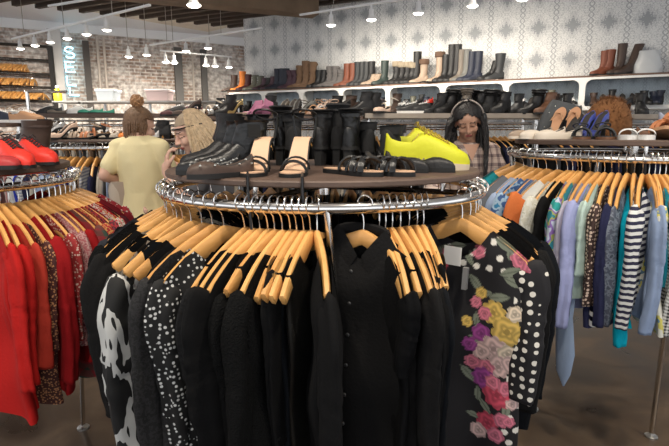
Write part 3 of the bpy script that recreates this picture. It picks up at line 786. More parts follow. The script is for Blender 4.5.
def put_garment(name, label, cat, loc, rz, mat, group, seed, twist=0., tilt=0., sleeve_mat=None, collar=None, buttons=None, tagx=None, hem=None, cuffs=None, parts=True, extra=None, **kw):
    t = thing(name, label, cat, loc, group=group); t.rotation_euler = (0, tilt, rz)
    b, sl = garment(seed, **kw)
    b.build('body', mat, t, sharp=0)
    for m in sl: m.build('sleeve', sleeve_mat or mat, t, sharp=0)
    W = kw.get('W', .20); T = kw.get('T', .02); L = kw.get('L', .8)
    if collar:
        nw = kw.get('nw', .075)
        for s in (1, -1):
            m = MB(); rr = []
            for k in range(6):
                u = k/5; x = s*lerp(nw*1.02, .006, u); zt = hangz(nw)+.02-.075*u**1.2
                rr.append([(x, .012+.008*u, zt+.012), (x+s*.032, .020+.008*u, zt-.028-.02*u), (x+s*.030, .017+.008*u, zt-.030-.02*u), (x, .008+.008*u, zt+.008)])
            m.rings(rr).build('collar', collar, t)
        m = MB(); m.tube([(nw*math.cos(a), -.004-.010*math.sin(a), hangz(nw)+.012+.012*math.sin(a)) for a in [math.pi*k/10 for k in range(11)]], .010, 6, ry=1.6); m.build('collar_band', collar, t)
    if buttons:
        for k in range(6): 
            MB().ell((.004, T*1.35+.012, -.17-.085*k), (.0055, .003, .0055), 10, 6).build('button', buttons, t)
    if hem:
        for z0, z1, mt in hem:
            m = MB(); rr = []
            for z in (z0, z1):
                rr.append([((W*(1+kw.get('flare', .1)*.9)+.006)*math.cos(a), (T*1.9)*math.sin(a)+kw.get('sway', 0), z) for a in [2*math.pi*j/28 for j in range(28)]])
            m.rings(rr, False, False).build('hem_band', mt, t)
    if tagx:
        x, z, w, h = tagx; MB().box((x-w/2, T*2+.008, z-h), (x+w/2, T*2+.010, z)).build('price_tag', white_tag, t, False)
    if extra: extra(t)
    return t

# ================================================================== ROUND RACKS
def disc_board(mb, c, R, z0, z1, n=64, bev=.004):
    mb.lathe([(.001, z0), (R-bev, z0), (R, z0+bev), (R, z1-bev), (R-bev, z1), (.001, z1)], n, (c[0], c[1], 0))
def round_rack(label, c, R, zr, bR, bz0, bz1, legs, tube=.0155):
    t = thing('round_clothes_rack', label, 'clothes rack', (c[0], c[1], 0))
    mb = MB(); pts = [(R*math.cos(2*math.pi*k/96), R*math.sin(2*math.pi*k/96), zr) for k in range(96)]
    rs = []
    for k in range(96):
        a = 2*math.pi*k/96; rs.append([((R+tube*math.cos(q))*math.cos(a), (R+tube*math.cos(q))*math.sin(a), zr+tube*math.sin(q)) for q in [2*math.pi*j/14 for j in range(14)]])
    rs.append(rs[0]); mb.rings(rs, False, False).build('ring_rail', chrome, t)
    m = MB(); disc_board(m, (0, 0), bR, bz0, bz1); m.build('top_board', wood_board, t, sharp=30)
    m = MB().tube([(0, 0, zr-.03), (0, 0, bz0)], .022, 14); m.build('centre_post', chrome, t)
    for k in range(4):
        a = R_(45+90*k+20); MB().tube([(0, 0, zr-.0), (R*math.cos(a), R*math.sin(a), zr)], .009, 8).build('spoke', chrome, t)
        MB().tube([(bR*.8*math.cos(a), bR*.8*math.sin(a), zr), (bR*.8*math.cos(a), bR*.8*math.sin(a), bz0)], .008, 8).build('board_support', chrome, t)
    for a0, a1, r1 in legs:
        p0 = Vector((R*math.cos(R_(a0)), R*math.sin(R_(a0)), zr)); p1 = Vector((r1*math.cos(R_(a1)), r1*math.sin(R_(a1)), .012))
        m = MB().tube([p0, p1], .015, 10, ry=.65); m.build('leg', chrome, t)
        MB().lathe([(.001, 0), (.03, 0), (.03, .008), (.012, .02), (.001, .02)], 14, (p1.x, p1.y, 0)).build('foot', steel, t)
    return t
CC_ = (-.04, 1.80); RC = .55; ZC = 1.312
RCn = (1.54, 2.60); RR = .60; ZR = 1.392
LCn = (-1.65, 2.00); RL = .55; ZL = 1.312
round_rack('round chrome clothes rack in the centre front, full of black clothes', CC_, RC, ZC, .54, 1.362, 1.380, [(-88, -70, .50), (0, 15, .5), (90, 105, .5), (180, 195, .5)])
foot = at_h(651, 437, 0.0); fa = math.degrees(math.atan2(foot.y-RCn[1], foot.x-RCn[0])); fr = math.hypot(foot.y-RCn[1], foot.x-RCn[0])
round_rack('round chrome clothes rack at the right with colourful tops and sandals on its board', RCn, RR, ZR, .58, 1.445, 1.470, [(fa-21, fa, fr), (fa+69, fa+90, .45), (fa+159, fa+180, .45), (fa+249, fa+270, .45)])
round_rack('round chrome clothes rack at the left with red clothes', LCn, RL, ZL, .53, 1.352, 1.378, [(-60, -40, .45), (30, 45, .5), (120, 135, .5), (210, 225, .5)])
def th_px(c, R, px, rng):
    best = None
    for k in range(2000):
        a = R_(lerp(rng[0], rng[1], k/1999)); x = c[0]+R*math.sin(a); y = c[1]-R*math.cos(a)
        q = 334.5+F*x/(y*CP+.15*SP*0+.03); e = abs(q-px)
        if best is None or e < best[0]: best = (e, a)
    return math.degrees(best[1])
def pos_th(c, R, z, th):
    a = R_(th); return Vector((c[0]+R*math.sin(a), c[1]-R*math.cos(a), z)), a-math.pi/2   # local +x points outwards

# ---- print of the floral dress and the graphic top (colours woven in the cloth)
def colour_print(o, fn):
    me = o.data; ca = me.color_attributes.new('print', 'FLOAT_COLOR', 'POINT')
    buf = np.zeros((len(me.vertices), 4), dtype=np.float32)
    for i, v in enumerate(me.vertices):
        c = fn(v.co.x, v.co.y, v.co.z); buf[i, :3] = c; buf[i, 3] = 1
    ca.data.foreach_set('color', buf.ravel())
rnf = random.Random(77)
FLO = []
def flower(x, z, r, col, n=5, core=None): FLO.append((x, z, r, col, n, rnf.uniform(0, 6.28), core or tuple(c*.45 for c in col)))
YEL, ROS, PINK, PALE, PUR, LEAF, CRM = (.75, .50, .12), (.62, .07, .12), (.72, .20, .28), (.75, .52, .48), (.35, .06, .28), (.17, .19, .14), (.80, .66, .50)
def FP(px, py): return ((px-459)/305.0, -(py-211)/322.0)
for px, py, r, c in [(497,315,12,YEL),(510,330,15,YEL),(524,334,10,YEL),(515,312,8,CRM),(488,338,10,PUR),(489,318,7,PINK),(500,350,14,PALE),(489,356,10,PALE),(512,352,10,CRM),(505,367,12,PALE),(515,362,9,PALE),(494,372,9,PINK),(492,384,12,PUR),(506,396,15,ROS),(501,385,8,PINK),(513,388,8,PINK),(514,262,9,PINK),(523,268,9,PINK),(519,278,7,ROS),(500,428,12,ROS),(508,438,9,PINK),(492,440,9,PALE),(512,420,8,PINK),(519,385,6,PINK),(519,402,6,PALE),(518,420,6,PINK),(484,300,6,YEL),(480,310,6,PINK),(478,352,8,PUR),(481,370,8,PINK),(474,330,6,YEL),(450,270,7,PINK),(446,280,6,ROS),(478,262,7,PINK)]:
    x, z = FP(px, py); flower(x, z, r/325.0, c, 6 if r < 12 else 8)
LEAFS = []
for px, py in [(478,292),(486,300),(500,300),(482,326),(524,322),(520,345),(483,345),(520,372),(478,384),(488,402),(515,408),(496,412),(486,425),(505,258),(528,262),(508,275),(511,284),(455,262),(470,270),(442,268),(500,252),(530,350)]:
    x, z = FP(px, py); LEAFS.append((x, z, rnf.uniform(0, 3.14), rnf.uniform(7, 11)/315.0))
def floral_fn(x, y, z):
    best = (.007, .006, .008)
    # dots zone: neckline and outer part
    if z > -.22 or x > .175 or x < -.03 or z < -.9:
        s = .040; row = round(z/s); xo = (row % 2)*s*.5; cx = round((x-xo)/s)*s+xo; cz = row*s
        h = math.sin(row*12.9+cx*78.2)*.006
        if (x-cx-h)**2+(z-cz+h)**2 < .0096**2: best = (.78, .74, .66)
    for lx, lz, a, r in LEAFS:
        dx, dz = x-lx, z-lz; u = dx*math.cos(a)+dz*math.sin(a); w = -dx*math.sin(a)+dz*math.cos(a)
        if abs(u) < r and abs(w) < .38*r*(1-(u/r)**2): best = tuple(c*(.6 if abs(w) < .06*r else 1.1) for c in LEAF)
    for fx, fz, r, c, n, ph, core in FLO:
        dx, dz = x-fx, z-fz; d = math.hypot(dx, dz)
        if d < r:
            a = math.atan2(dz, dx); edge = r*(.80+.20*abs(math.cos(n*a/2+ph)))
            if d < edge:
                ringp = math.sin(d/r*13+1.3*math.sin(n*a/2+ph)); k = .78+.24*ringp
                best = tuple(min(1, q*k) for q in c)
                if d < .2*r: best = core
    return best
printm = P_attr('printed_cloth')
gold_champ = P_blot('champagne_sheer', [(.25, .22, .17), (.42, .38, .30), (.30, .27, .2)], 60, 3)
tinydots = P_dots('black_white_tiny_dots', (.005, .005, .005), (.62, .62, .60), 75, .30, .6)
checks = P_stripe('black_white_blocks', (.012, .012, .012), (.6, .6, .58), .03, 'Z', .5)

# ---- centre rack
bl = blackf
def ce(th=None, px=None, **k): 
    if th is None: th = th_px(CC_, RC, px, (-88, 88))
    return (th, k)
CEN = [
 ce(-104, look='black long-sleeved jersey top', sleeve=.55, mat=bl[1]), ce(-97, look='plain black sweater', sleeve=.55, mat=knitf), ce(-89, look='charcoal black long-sleeved top', sleeve=.56, mat=bl[2], L=.9, T=.03), 
 ce(-81, look='navy black ruffle-textured jacket', sleeve=.5, mat=M('navy_black_ruffle', (.011, .012, .018), .9, bump=1., bscale=45), L=.92, T=.032),
 ce(-47.5, look='black top with white abstract graphic print', sleeve=.55, slw=.055, mat=P_blot('white_abstract_print', [(.006,)*3, (.5, .5, .48), (.008,)*3, (.5, .5, .48)], 20, 2, stretch=(1, 1, .30)), twist=6, W=.225, L=.95, T=.045), 
 ce(-73, look='plain black knitted top', sleeve=.42, mat=knitf, L=.9), ce(-56, look='black sleeveless blouse with champagne sheer lower panel', mat=bl[0], hemz=True, L=.60, T=.022, W=.16),
 ce(-69, look='soft black long cardigan', sleeve=.55, mat=bl[3], L=1.0, T=.03, taggr=True), ce(-51, look='black sleeveless dress', mat=bl[1], W=.15, L=1.0),
 ce(-28.5, look='black and white tiny-dotted dress', sleeve=.45, mat=tinydots, L=1.0, T=.036, W=.205), ce(-62, look='black satin blouse', sleeve=.5, mat=bl[2], L=.9, T=.028),
 ce(-37, look='matte black vest', mat=bl[0], W=.155, L=.95, T=.022), ce(-32.5, look='black lace-sleeved top', sleeve=.5, mat=lace, L=.9), ce(-42, look='black tunic with wide straps', mat=bl[3], W=.145, L=.95),
 ce(px=250, look='black crinkled blouse', sleeve=.52, mat=M('crinkled_black', (.006, .006, .0065), .85, bump=.6, bscale=90, spec=.2), L=.85, T=.026), ce(px=241, look='black tank top with shiny straps', mat=bl[1], W=.14, L=.8), 
 ce(px=257, look='black cape-sleeved blouse', sleeve=.40, slw=.07, mat=bl[0], L=.88, T=.026), ce(px=265, look='black ribbed knit dress', sleeve=.5, mat=knitf, L=1.0, T=.022), ce(px=273, look='black camisole', mat=bl[2], W=.145, L=.8),
 ce(px=281, look='black velvet long top', sleeve=.5, mat=knitf, L=.95, T=.03), ce(px=288, look='black thin-strapped top', mat=bl[1], W=.13, L=.85), ce(px=295, look='black dress with gold sequin strip', mat=sequin_gold, smat=bl[0], sleeve=.45, W=.155, L=1.0, T=.012),
 ce(px=302, look='sheer black sleeveless tunic', mat=bl[3], W=.15, L=1.0), ce(px=309, look='glossy black sequined dress', mat=sequin_black, W=.155, L=1.0), ce(px=317, look='black wide open jacket beside the gap', sleeve=.56, mat=bl[0], L=.95, T=.036, twist=14),
 ce(px=365, look='black button-up shirt with pointed collar facing the front', sleeve=.55, mat=bl[2], L=.86, T=.034, twist=52, collar=True, W=.20, nw=.065, nd=.06, neck_back=.03), ce(px=381, look='black sleeveless shirt', mat=bl[0], W=.15, L=.9), ce(px=387, look='black short-sleeved dress', sleeve=.2, mat=bl[1], L=1.0),
 ce(px=394, look='dull black knit vest', mat=knitf, W=.15, L=.85), ce(px=402, look='black three-quarter sleeve top', sleeve=.4, mat=bl[2], L=.92, T=.028), ce(px=411, look='long black coat', sleeve=.56, mat=bl[0], L=1.0, T=.026, twist=-8), ce(px=419, look='faded black long-sleeved shirt', sleeve=.55, mat=bl[3], L=.9, T=.028, twist=-14),
 ce(px=425, look='black dress with scattered sequins', mat=sequin_black, smat=bl[1], sleeve=.4, W=.16, L=.95, T=.014, twist=-18),
 ce(49, look='black dress with bright flowers and white polka dots', mat=printm, fn=floral_fn, sleeve=.40, slw=.055, L=.95, T=.022, cols_=150, rows=330, nw=.09, nd=.085, twist=8, W=.21, smat=P_dots('black_white_polka', (.008, .007, .009), (.74, .70, .62), 36, .29, .25)),
 ce(56, look='black top with thin tan straps', mat=bl[1], W=.19, L=.85, nw=.09, twist=9), ce(62, look='black cardigan with white piping', sleeve=.5, mat=bl[0], L=.85, T=.028, nw=.09, twist=6), ce(68, look='black blouse with pink trim', sleeve=.45, mat=bl[2], L=.85, nw=.09),
 ce(74, look='thin black long-sleeved shirt', sleeve=.55, mat=bl[3], L=.85, nw=.09), ce(80, look='black wool tunic', sleeve=.5, mat=knitf, L=.9), ce(87, look='black loose blouse', sleeve=.5, mat=bl[1], L=.85), ce(95, look='black cropped jacket', sleeve=.5, mat=bl[2], L=.7), ce(103, look='black plain tee', sleeve=.2, mat=bl[0], L=.75)]
random.seed(9)
def fill_rack(C, R, Z, items, where, grp, twf=None):
    for i, (th, k) in enumerate(items):
        k = dict(k); tw = k.pop('twist', random.uniform(-4, 4)+(twf(th) if twf else 0)); tilt = k.pop('tilt', R_(random.uniform(2, 8)))
        look = k.pop('look'); mat = k.pop('mat'); fn = k.pop('fn', None); smat = k.pop('smat', None); k.setdefault('L', .85); k.setdefault('T', .020)
        hz = k.pop('hemz', False); tg = k.pop('taggr', False); cl = k.pop('collar', False); z0 = k.pop('z0', 0); ex = k.pop('ex', None); hem = k.pop('hem', None)
        p, rz = pos_th(C, R, Z+.0145, th); rz += R_(tw)
        fl = (-math.sin(rz)*(0-p.x)+math.cos(rz)*(0-p.y)) < 0; sg = -1 if fl else 1     # the garment's front faces the aisle
        if fl: rz += math.pi; tilt = -tilt
        if 'tagx' in k: k['tagx'] = (k['tagx'][0]*sg,)+tuple(k['tagx'][1:])
        if fn and fl: f0 = fn; fn = lambda x, y, z, f0=f0: f0(-x, y, z)
        k.setdefault('nw', random.uniform(.085, .115) if k.get('sleeve') else .10); k.setdefault('nd', .075); k.setdefault('neck_back', .05)
        k.setdefault('W', .212)
        nm = 'dress' if 'dress' in look else 'cardigan' if 'cardigan' in look else 'jacket' if 'jacket' in look or 'coat' in look else 'sweater' if 'sweater' in look or 'knit' in look else 'shirt' if 'shirt' in look else 'blouse' if 'blouse' in look else 'top'
        lab = look+', hanging on '+where if 'hanging' not in look else look
        if tg or hz or ex:
            def extra(t, tg=tg, hz=hz, ex=ex, k=k, sg=sg):
                if tg: MB().ell((sg*(k['W']+.02), 0, -.62), (.008, .012, .02), 12, 8).build('green_tag', M('green_plastic', (.02, .5, .08), .4), t)
                if hz:
                    b, _ = garment(i*7+101, L=.62, W=.20, T=.03, nw=.08, rows=10); b.build('lower_panel', gold_champ, t)
                if ex: ex(t, sg)
        else: extra = None
        t = put_garment(nm, lab, nm, p, rz, mat, grp, i*7+len(where), tilt=tilt, sleeve_mat=smat, collar=mat if cl else None, buttons=M('black_button', (.03, .03, .03), .3) if cl else None, hem=hem, extra=extra, **k)
        if fn:
            for ch in t.children:
                if ch.name.split('.')[0] == 'body' or not smat and ch.name.startswith('sleeve'): colour_print(ch, fn)
        put_hanger(tuple(p), (0, tilt, rz), 'hanger holding the %s' % look + (' on '+where if len(look.split()) < 9 else ''), 'hangers on '+where)
def floral_extra(t, sg):
    MB().box((-.020, .040, -.150), (.032, .0415, -.205)).build('price_tag', white_tag, t, False)
    MB().box((-.044, .034, -.205), (-.030, .048, -.27)).build('security_tag', grey_tag, t, False)
for th, k in CEN:
    if k.get('fn') is floral_fn: k['ex'] = floral_extra
def centre_twist(th):
    if th < -62: return 12
    if th < -40: return 12-30*(th+62)/22
    return -18 if th < 0 else 1
fill_rack(CC_, RC, ZC, CEN, 'the centre rack', 'black clothes on the centre rack', centre_twist)
backs = [ce(a, look='dark top, %s around the back of the rack' % ordn(j), mat=bl[j % 4], L=.75, W=.19, sleeve=.4 if j % 2 else None) for j, a in enumerate(range(112, 250, 8))]
fill_rack(CC_, RC, ZC, backs, 'the centre rack', 'black clothes on the centre rack')

# ---- right rack
T0 = -30.6
def re(th=None, px=None, **k):
    if th is None: th = th_px(RCn, RR, px, (T0-70, T0+70))
    k.setdefault('L', .68); k.setdefault('T', .026); return (th, k)
def cl(name, c, **k): return M('cloth_'+name, c, .9, spec=.2, bump=.2, bscale=90, **k)
teal_s = P_sequin('teal_sequins', (.02, .28, .30), 200)
def knot(t, sg):
    m = MB(); m.tube([(sg*.17, 0, -.58), (sg*.19, .01, -.68), (sg*.175, -.01, -.76), (sg*.18, .0, -.86), (sg*.185, 0, -.95), (sg*.18, 0, -1.02)], [.030, .022, .042, .045, .034, .004], 14, ry=.45); m.build('hanging_tie', cl('pale_denim', (.30, .38, .52)), t)
bluepr = P_blot('blue_print', [(.05, .12, .30), (.35, .50, .65), (.04, .22, .42)], 25)
paisley = P_blot('paisley_print', [(.02, .20, .25), (.35, .38, .10), (.22, .12, .38), (.45, .50, .60), (.02, .30, .28)], 16, 1)
RIG = [
 re(T0-95, look='pale grey striped shirt', sleeve=.5, mat=cl('pgrey', (.35, .36, .38))), re(T0-84, look='dark teal plain top', sleeve=.4, mat=cl('dteal', (.02, .12, .15))), re(px=514, look='teal sequined top', sleeve=.35, mat=teal_s, nw=.1), 
 re(px=522, look='grey long-sleeved sweater', sleeve=.5, mat=cl('grey', (.16, .17, .19)), nw=.1), re(px=530, look='light blue shirt', sleeve=.52, mat=cl('lblue', (.35, .44, .62)), nw=.1), re(px=537, look='turquoise and navy patterned blouse', sleeve=.5, mat=bluepr, nw=.1),
 re(px=545, look='blue denim shirt', sleeve=.5, mat=cl('denim', (.10, .16, .32))), re(px=556, look='white top with rust orange sleeves', sleeve=.5, slw=.07, mat=cl('offwhite', (.66, .66, .63)), smat=cl('rust', (.62, .17, .05)), T=.040, nw=.10, twist=-16),
 re(px=572, look='black plain blouse', sleeve=.4, mat=bl[0]), re(px=566, look='cream white lace blouse', sleeve=.45, slw=.06, mat=P_blot('cream_lace', [(.62, .60, .50), (.72, .71, .64), (.5, .5, .4)], 60), T=.034, twist=-14), re(px=577, look='black velvet top', sleeve=.4, mat=bl[1]),
 re(px=581, look='teal and purple paisley blouse', sleeve=.5, mat=paisley, L=.66, T=.030), re(px=589, look='pale grey lavender striped shirt', sleeve=.52, mat=P_stripe('lav_stripe', (.42, .40, .48), (.34, .32, .42), .012, 'Y'), L=.66, T=.030), re(px=597, look='lavender blue shirt with a hanging tie end', sleeve=.54, mat=cl('lavender', (.33, .36, .60)), L=.66, T=.036, ex=knot),
 re(px=604, look='pale mint thin top', sleeve=.3, mat=cl('mint', (.45, .58, .52)), L=.6), re(px=611, look='brown blouse with cream and pink dots', sleeve=.42, mat=P_dots('brown_cream_dots', (.045, .022, .018), (.68, .52, .42), 62, .38, .35), L=.6, T=.032), re(px=618, look='navy top with white-striped hem', sleeve=.5, mat=cl('navy', (.018, .02, .055)), L=.70, T=.026, hem=[(-.62, -.64, cl('whiteband', (.7, .7, .68))), (-.66, -.685, cl('whiteband', (.7,)*3))]),
 re(px=626, look='dark grey patterned blouse', sleeve=.5, mat=P_blot('grey_scroll', [(.07, .08, .11), (.15, .17, .21), (.05, .06, .08)], 55, 1), L=.66, T=.030), re(px=634, look='bright cyan cardigan', sleeve=.58, mat=cl('cyan', (.0, .38, .52)), L=.68, T=.032), re(px=642, look='navy and white striped top', sleeve=.5, mat=P_stripe('bw_stripe', (.68, .68, .66), (.02, .02, .05), .026, 'Z'), L=.64, T=.032),
 re(px=649, look='pale blue chambray shirt', sleeve=.5, mat=cl('chambray', (.24, .31, .46)), L=.64, T=.028), re(px=655, look='white and yellow leaf-print blouse', sleeve=.3, mat=P_blot('yellow_leaf', [(.62, .62, .55), (.55, .50, .12), (.10, .20, .30), (.66, .66, .6)], 22, 1), L=.68, T=.024), re(px=660, look='cyan strapped top', mat=cl('cyan2', (.03, .36, .50)), L=.5, W=.15),
 re(px=666, look='black and white small-checked shirt', sleeve=.5, mat=P_stripe('bw_check', (.7, .7, .68), (.02, .02, .02), .014, 'Z', .5, 'Y'), L=.66, T=.026), re(px=673, look='pale aqua blouse', sleeve=.5, mat=cl('aqua', (.35, .55, .60)), L=.62), re(px=681, look='black and white speckled top', sleeve=.5, mat=P_dots('bw_speck', (.02, .02, .02), (.6, .6, .6), 90, .4), L=.7), re(px=690, look='dark navy long shirt', sleeve=.5, mat=cl('navy', (.018, .02, .055)), L=.7), re(px=700, look='grey flecked sweater', sleeve=.5, mat=cl('fleck', (.2, .2, .22))), re(px=711, look='white linen shirt', sleeve=.5, mat=cl('linen', (.6, .6, .57)))]
fill_rack(RCn, RR, ZR, RIG, 'the right rack', 'colourful tops on the right rack', lambda th: -8 if th < T0+5 else 8)

# ---- left rack
L0 = 39.5
def le(d, px=None, **k):
    if px is not None: d = th_px(LCn, RL, px, (-20, 112))-L0
    k.setdefault('L', .66); k.setdefault('T', .026); return (L0+d, k)
red = cl('red', (.27, .006, .008)); bred = cl('bright_red', (.44, .012, .010)); dred = cl('dark_red', (.12, .005, .010)); burg = cl('burgundy', (.055, .006, .011))
rprint = lambda n, a, b, c, s: P_blot(n, [a, b, a, c], s, 2)
LEF = [
 le(0, px=-16, look='scarlet long-sleeved blouse', sleeve=.5, mat=bred, L=.8), le(0, px=-8, look='plain bright red tunic', sleeve=.5, mat=bred, L=.78, T=.032), le(0, px=0, look='rust red cardigan', sleeve=.45, mat=cl('rustred', (.40, .035, .02)), L=.62, T=.032),
 le(0, px=9, look='dark blouse with tiny gold and red print', sleeve=.4, mat=P_dots('dark_gold_dots', (.06, .015, .012), (.45, .22, .10), 110, .38, .9), L=.8), le(0, px=18, look='crimson long shirt with gold embroidered hem', sleeve=.54, mat=red, L=.78, T=.034),
 le(0, px=27, look='red and cream dotted blouse', sleeve=.4, mat=P_dots('red_cream_dots', (.30, .02, .02), (.6, .42, .36), 95, .36, .8), L=.6), le(0, px=35, look='mauve floral blouse', sleeve=.35, mat=rprint('mauve_floral', (.32, .09, .10), (.45, .28, .26), (.16, .05, .06), 85), L=.62), le(0, px=42, look='red shirt with a white price tag', sleeve=.5, mat=red, L=.7, tagx=(.14, -.30, .05, .07)),
 le(0, px=49, look='dark red and green tartan dress', sleeve=.4, mat=P_stripe('tartan', (.22, .015, .02), (.03, .05, .035), .05, 'Z', .45, 'Y'), L=.78, T=.03), le(0, px=55, look='red dress with golden paisley print', sleeve=.45, mat=rprint('red_paisley', (.36, .015, .018), (.50, .25, .07), (.14, .02, .02), 75), L=.80, T=.032),
 le(0, px=60, look='maroon blouse with red petals', sleeve=.5, mat=rprint('maroon_petals', (.10, .012, .02), (.42, .03, .04), (.22, .05, .08), 60), L=.74), le(0, px=65, look='white and red flowered blouse with green leaves', sleeve=.5, mat=rprint('white_red_green', (.58, .50, .44), (.42, .03, .03), (.10, .22, .08), 62), L=.68, T=.030), le(0, px=70, look='plain tomato red top', sleeve=.5, mat=bred, L=.7, T=.03),
 le(0, px=74, look='dark red knitted cardigan', sleeve=.5, mat=dred, L=.72, T=.03), le(0, px=78, look='cream and red fine-print shirt', sleeve=.5, mat=rprint('cream_red_fine', (.36, .05, .05), (.52, .40, .36), (.22, .02, .03), 120), L=.68), le(0, px=81.5, look='burgundy speckled white blouse', sleeve=.52, mat=P_dots('burg_white', (.16, .02, .03), (.55, .46, .44), 105, .42, .9), L=.62, T=.034),
 le(61, look='deep burgundy long-sleeved top', sleeve=.5, mat=burg, L=.7), le(67, look='wine red plain shirt', sleeve=.5, mat=dred, L=.7), le(73, look='red and black checked shirt', sleeve=.5, mat=P_stripe('red_black_check', (.25, .015, .02), (.02, .01, .01), .03, 'Z', .5, 'X'), L=.66), le(79, look='dark maroon velvet top', sleeve=.5, mat=burg, L=.66), le(86, look='crimson and cream spotted top', sleeve=.45, mat=P_dots('crim_cream', (.28, .012, .02), (.5, .4, .36), 70, .35, .8), L=.6), le(93, look='cherry red thin blouse', sleeve=.5, mat=red, L=.62), le(101, look='brownish red shirt', sleeve=.5, mat=cl('rustred', (.4, .035, .02)), L=.62)]
fill_rack(LCn, RL, ZL, LEF, 'the left rack', 'red clothes on the left rack', lambda th: -14 if th < 30 else 0)

# ================================================================== SHOES ON THE CENTRE BOARD
ZB = 1.3805
def on(px, py, z): p = at_h(px, py, z); return p
def disc(px, C, R, f, z):
    """point on a disc seen at column px, f = 0 near edge .. 1 far edge"""
    r = ray(px, 150); d = Vector((r.x, r.y)).normalized(); c = Vector(C); b = d.dot(c); h = R*R-(c.dot(c)-b*b)
    s = math.sqrt(max(h, 0)); t = b-s+2*s*f; q = d*t; return Vector((q.x, q.y, z))
def cb(px, f): return disc(px, CC_, .50, f, ZB)
G = 'shoes on the centre rack board'
mk_boot('glossy black pointed ankle boot, the front one of the boots facing left', cb(268, .29), R_(206), leather, L=.235, heel=.022, shaft=.125, rx=.055, ry=.044, pointy=True, flare=1.12, elastic=M('elastic', (.01, .01, .01), .95), group=G)
mk_boot('black pointed ankle boot just behind the front one, facing left', cb(257, .43), R_(206), leather, L=.235, heel=.022, shaft=.125, rx=.055, ry=.044, pointy=True, flare=1.12, elastic=M('elastic', (.01, .01, .01), .95), group=G)
mk_boot('scuffed black ankle boot third in the row facing left', cb(246, .57), R_(202), leather2, L=.225, heel=.03, shaft=.135, rx=.055, pointy=True, group=G)
mk_boot('taller black ankle boot behind the others facing left', cb(244, .70), R_(200), leather2, L=.235, heel=.03, shaft=.15, rx=.055, group=G)
mk_low('dark brown studded flat shoe at the front left edge of the board', cb(252, .12), R_(222), cols['darkbrown'], None, L=.20, pump=True, studs=M('stud_metal', (.7, .68, .6), .25, 1.), group=G)
mk_low('flat black shoe under the pointed boots at the left edge', cb(240, .22), R_(205), leather, None, L=.19, pump=True, pointy=True, group=G)
for i, (px, f, sh, hl, mt, yw) in enumerate([(262, .52, .125, .05, leather2, 110), (279, .60, .15, .06, leather, 84), (295, .50, .12, .06, suede_black, 100), (317, .56, .135, .06, leather2, 70), (336, .60, .16, .06, suede_black, 82), (347, .48, .135, .06, leather, 75), (370, .56, .10, .05, suede_black, 100), (384, .50, .085, .05, suede_black, 60), (398, .70, .09, .05, leather2, 92)]):
    mk_boot('black ankle boot seen from behind, %s from the left in the middle row' % ordn(i), cb(px, f), R_(yw), mt, L=.24, heel=hl, shaft=sh, rx=.050, ry=.046, flare=1.12, slouch=.07, group=G)
mk_sandal('black strappy high-heeled sandal with tan insole, left of the pair at the front', cb(268, .30), R_(-97), leather, L=.235, heel=.095, kind='heel', group=G, soleth=.010)
mk_sandal('black strappy high-heeled sandal with tan insole, right of the pair at the front', cb(306, .28), R_(-99), leather, L=.235, heel=.095, kind='heel', group=G, soleth=.010)
mk_sandal('flat black strappy sandal with reddish tan insole, left one beside the heels', cb(326, .26), R_(-48), leather, L=.235, kind='wrap', group=G)
mk_sandal('flat black strappy sandal with reddish tan insole, right one beside the heels', cb(352, .25), R_(-45), leather, L=.235, kind='wrap', group=G)
strp = M('brown_stripe', (.22, .17, .12), .6)
mk_low('flat black shoe with brown stripes, the left one of the pair', cb(366, .38), R_(-42), leather2, None, L=.24, pump=True, pointy=True, stripes=strp, group=G)
mk_low('flat black shoe with brown stripes, nearer the yellow sneaker', cb(386, .38), R_(-34), leather2, None, L=.24, pump=True, pointy=True, stripes=strp, group=G)
ysole = M('cream_sole', (.62, .52, .38), .7); ylace = M('yellow_lace', (.38, .27, .03), .7); yin = M('yellow_lining', (.55, .42, .08), .9)
a = at_y(383, 160, 1.70); a.z = ZB+.012
mk_low('bright yellow sneaker with cream sole, the near one', a, R_(-6), cols['yellow'], ysole, L=.285, soleth=.03, hs=1.42, laces=ylace, inner=yin, name='sneaker', cat='sneaker', group=G, tilt=R_(5))
a = at_y(382, 160, 1.88); a.z = ZB+.028
mk_low('bright yellow sneaker behind its near twin', a, R_(0), cols['yellow'], ysole, L=.285, soleth=.03, hs=1.42, laces=ylace, inner=yin, name='sneaker', cat='sneaker', group=G, tilt=R_(4))
a = disc(383, CC_, .47, .50, ZB)
mk_low('flat dark loafer lying under the yellow sneakers', a, R_(-8), cols['darkgrey'], None, L=.25, pump=True, group=G)
mk_low('flat black loafer lying behind under the yellow sneakers', disc(376, CC_, .47, .60, ZB), R_(0), cols['black'], None, L=.25, pump=True, group=G)
# long dangling strap over the edge
for i, (px, dx) in enumerate(((247, 0), (302, 0))):
    e = disc(px, CC_, .545, 0, ZB)
    tag(MB().tube([disc(px, CC_, .50, .03, ZB+.01), e+Vector((0, -.004, .006)), e+Vector((0, -.008, -.03)), e+Vector((.006, -.004, -.09-.04*(1-i)))], .0042, 6, ry=2).build('shoe_strap', leather), 'thin black shoe strap dangling over the centre board edge, %s one' % ('left', 'right')[i], 'strap', 'straps dangling over the centre board')

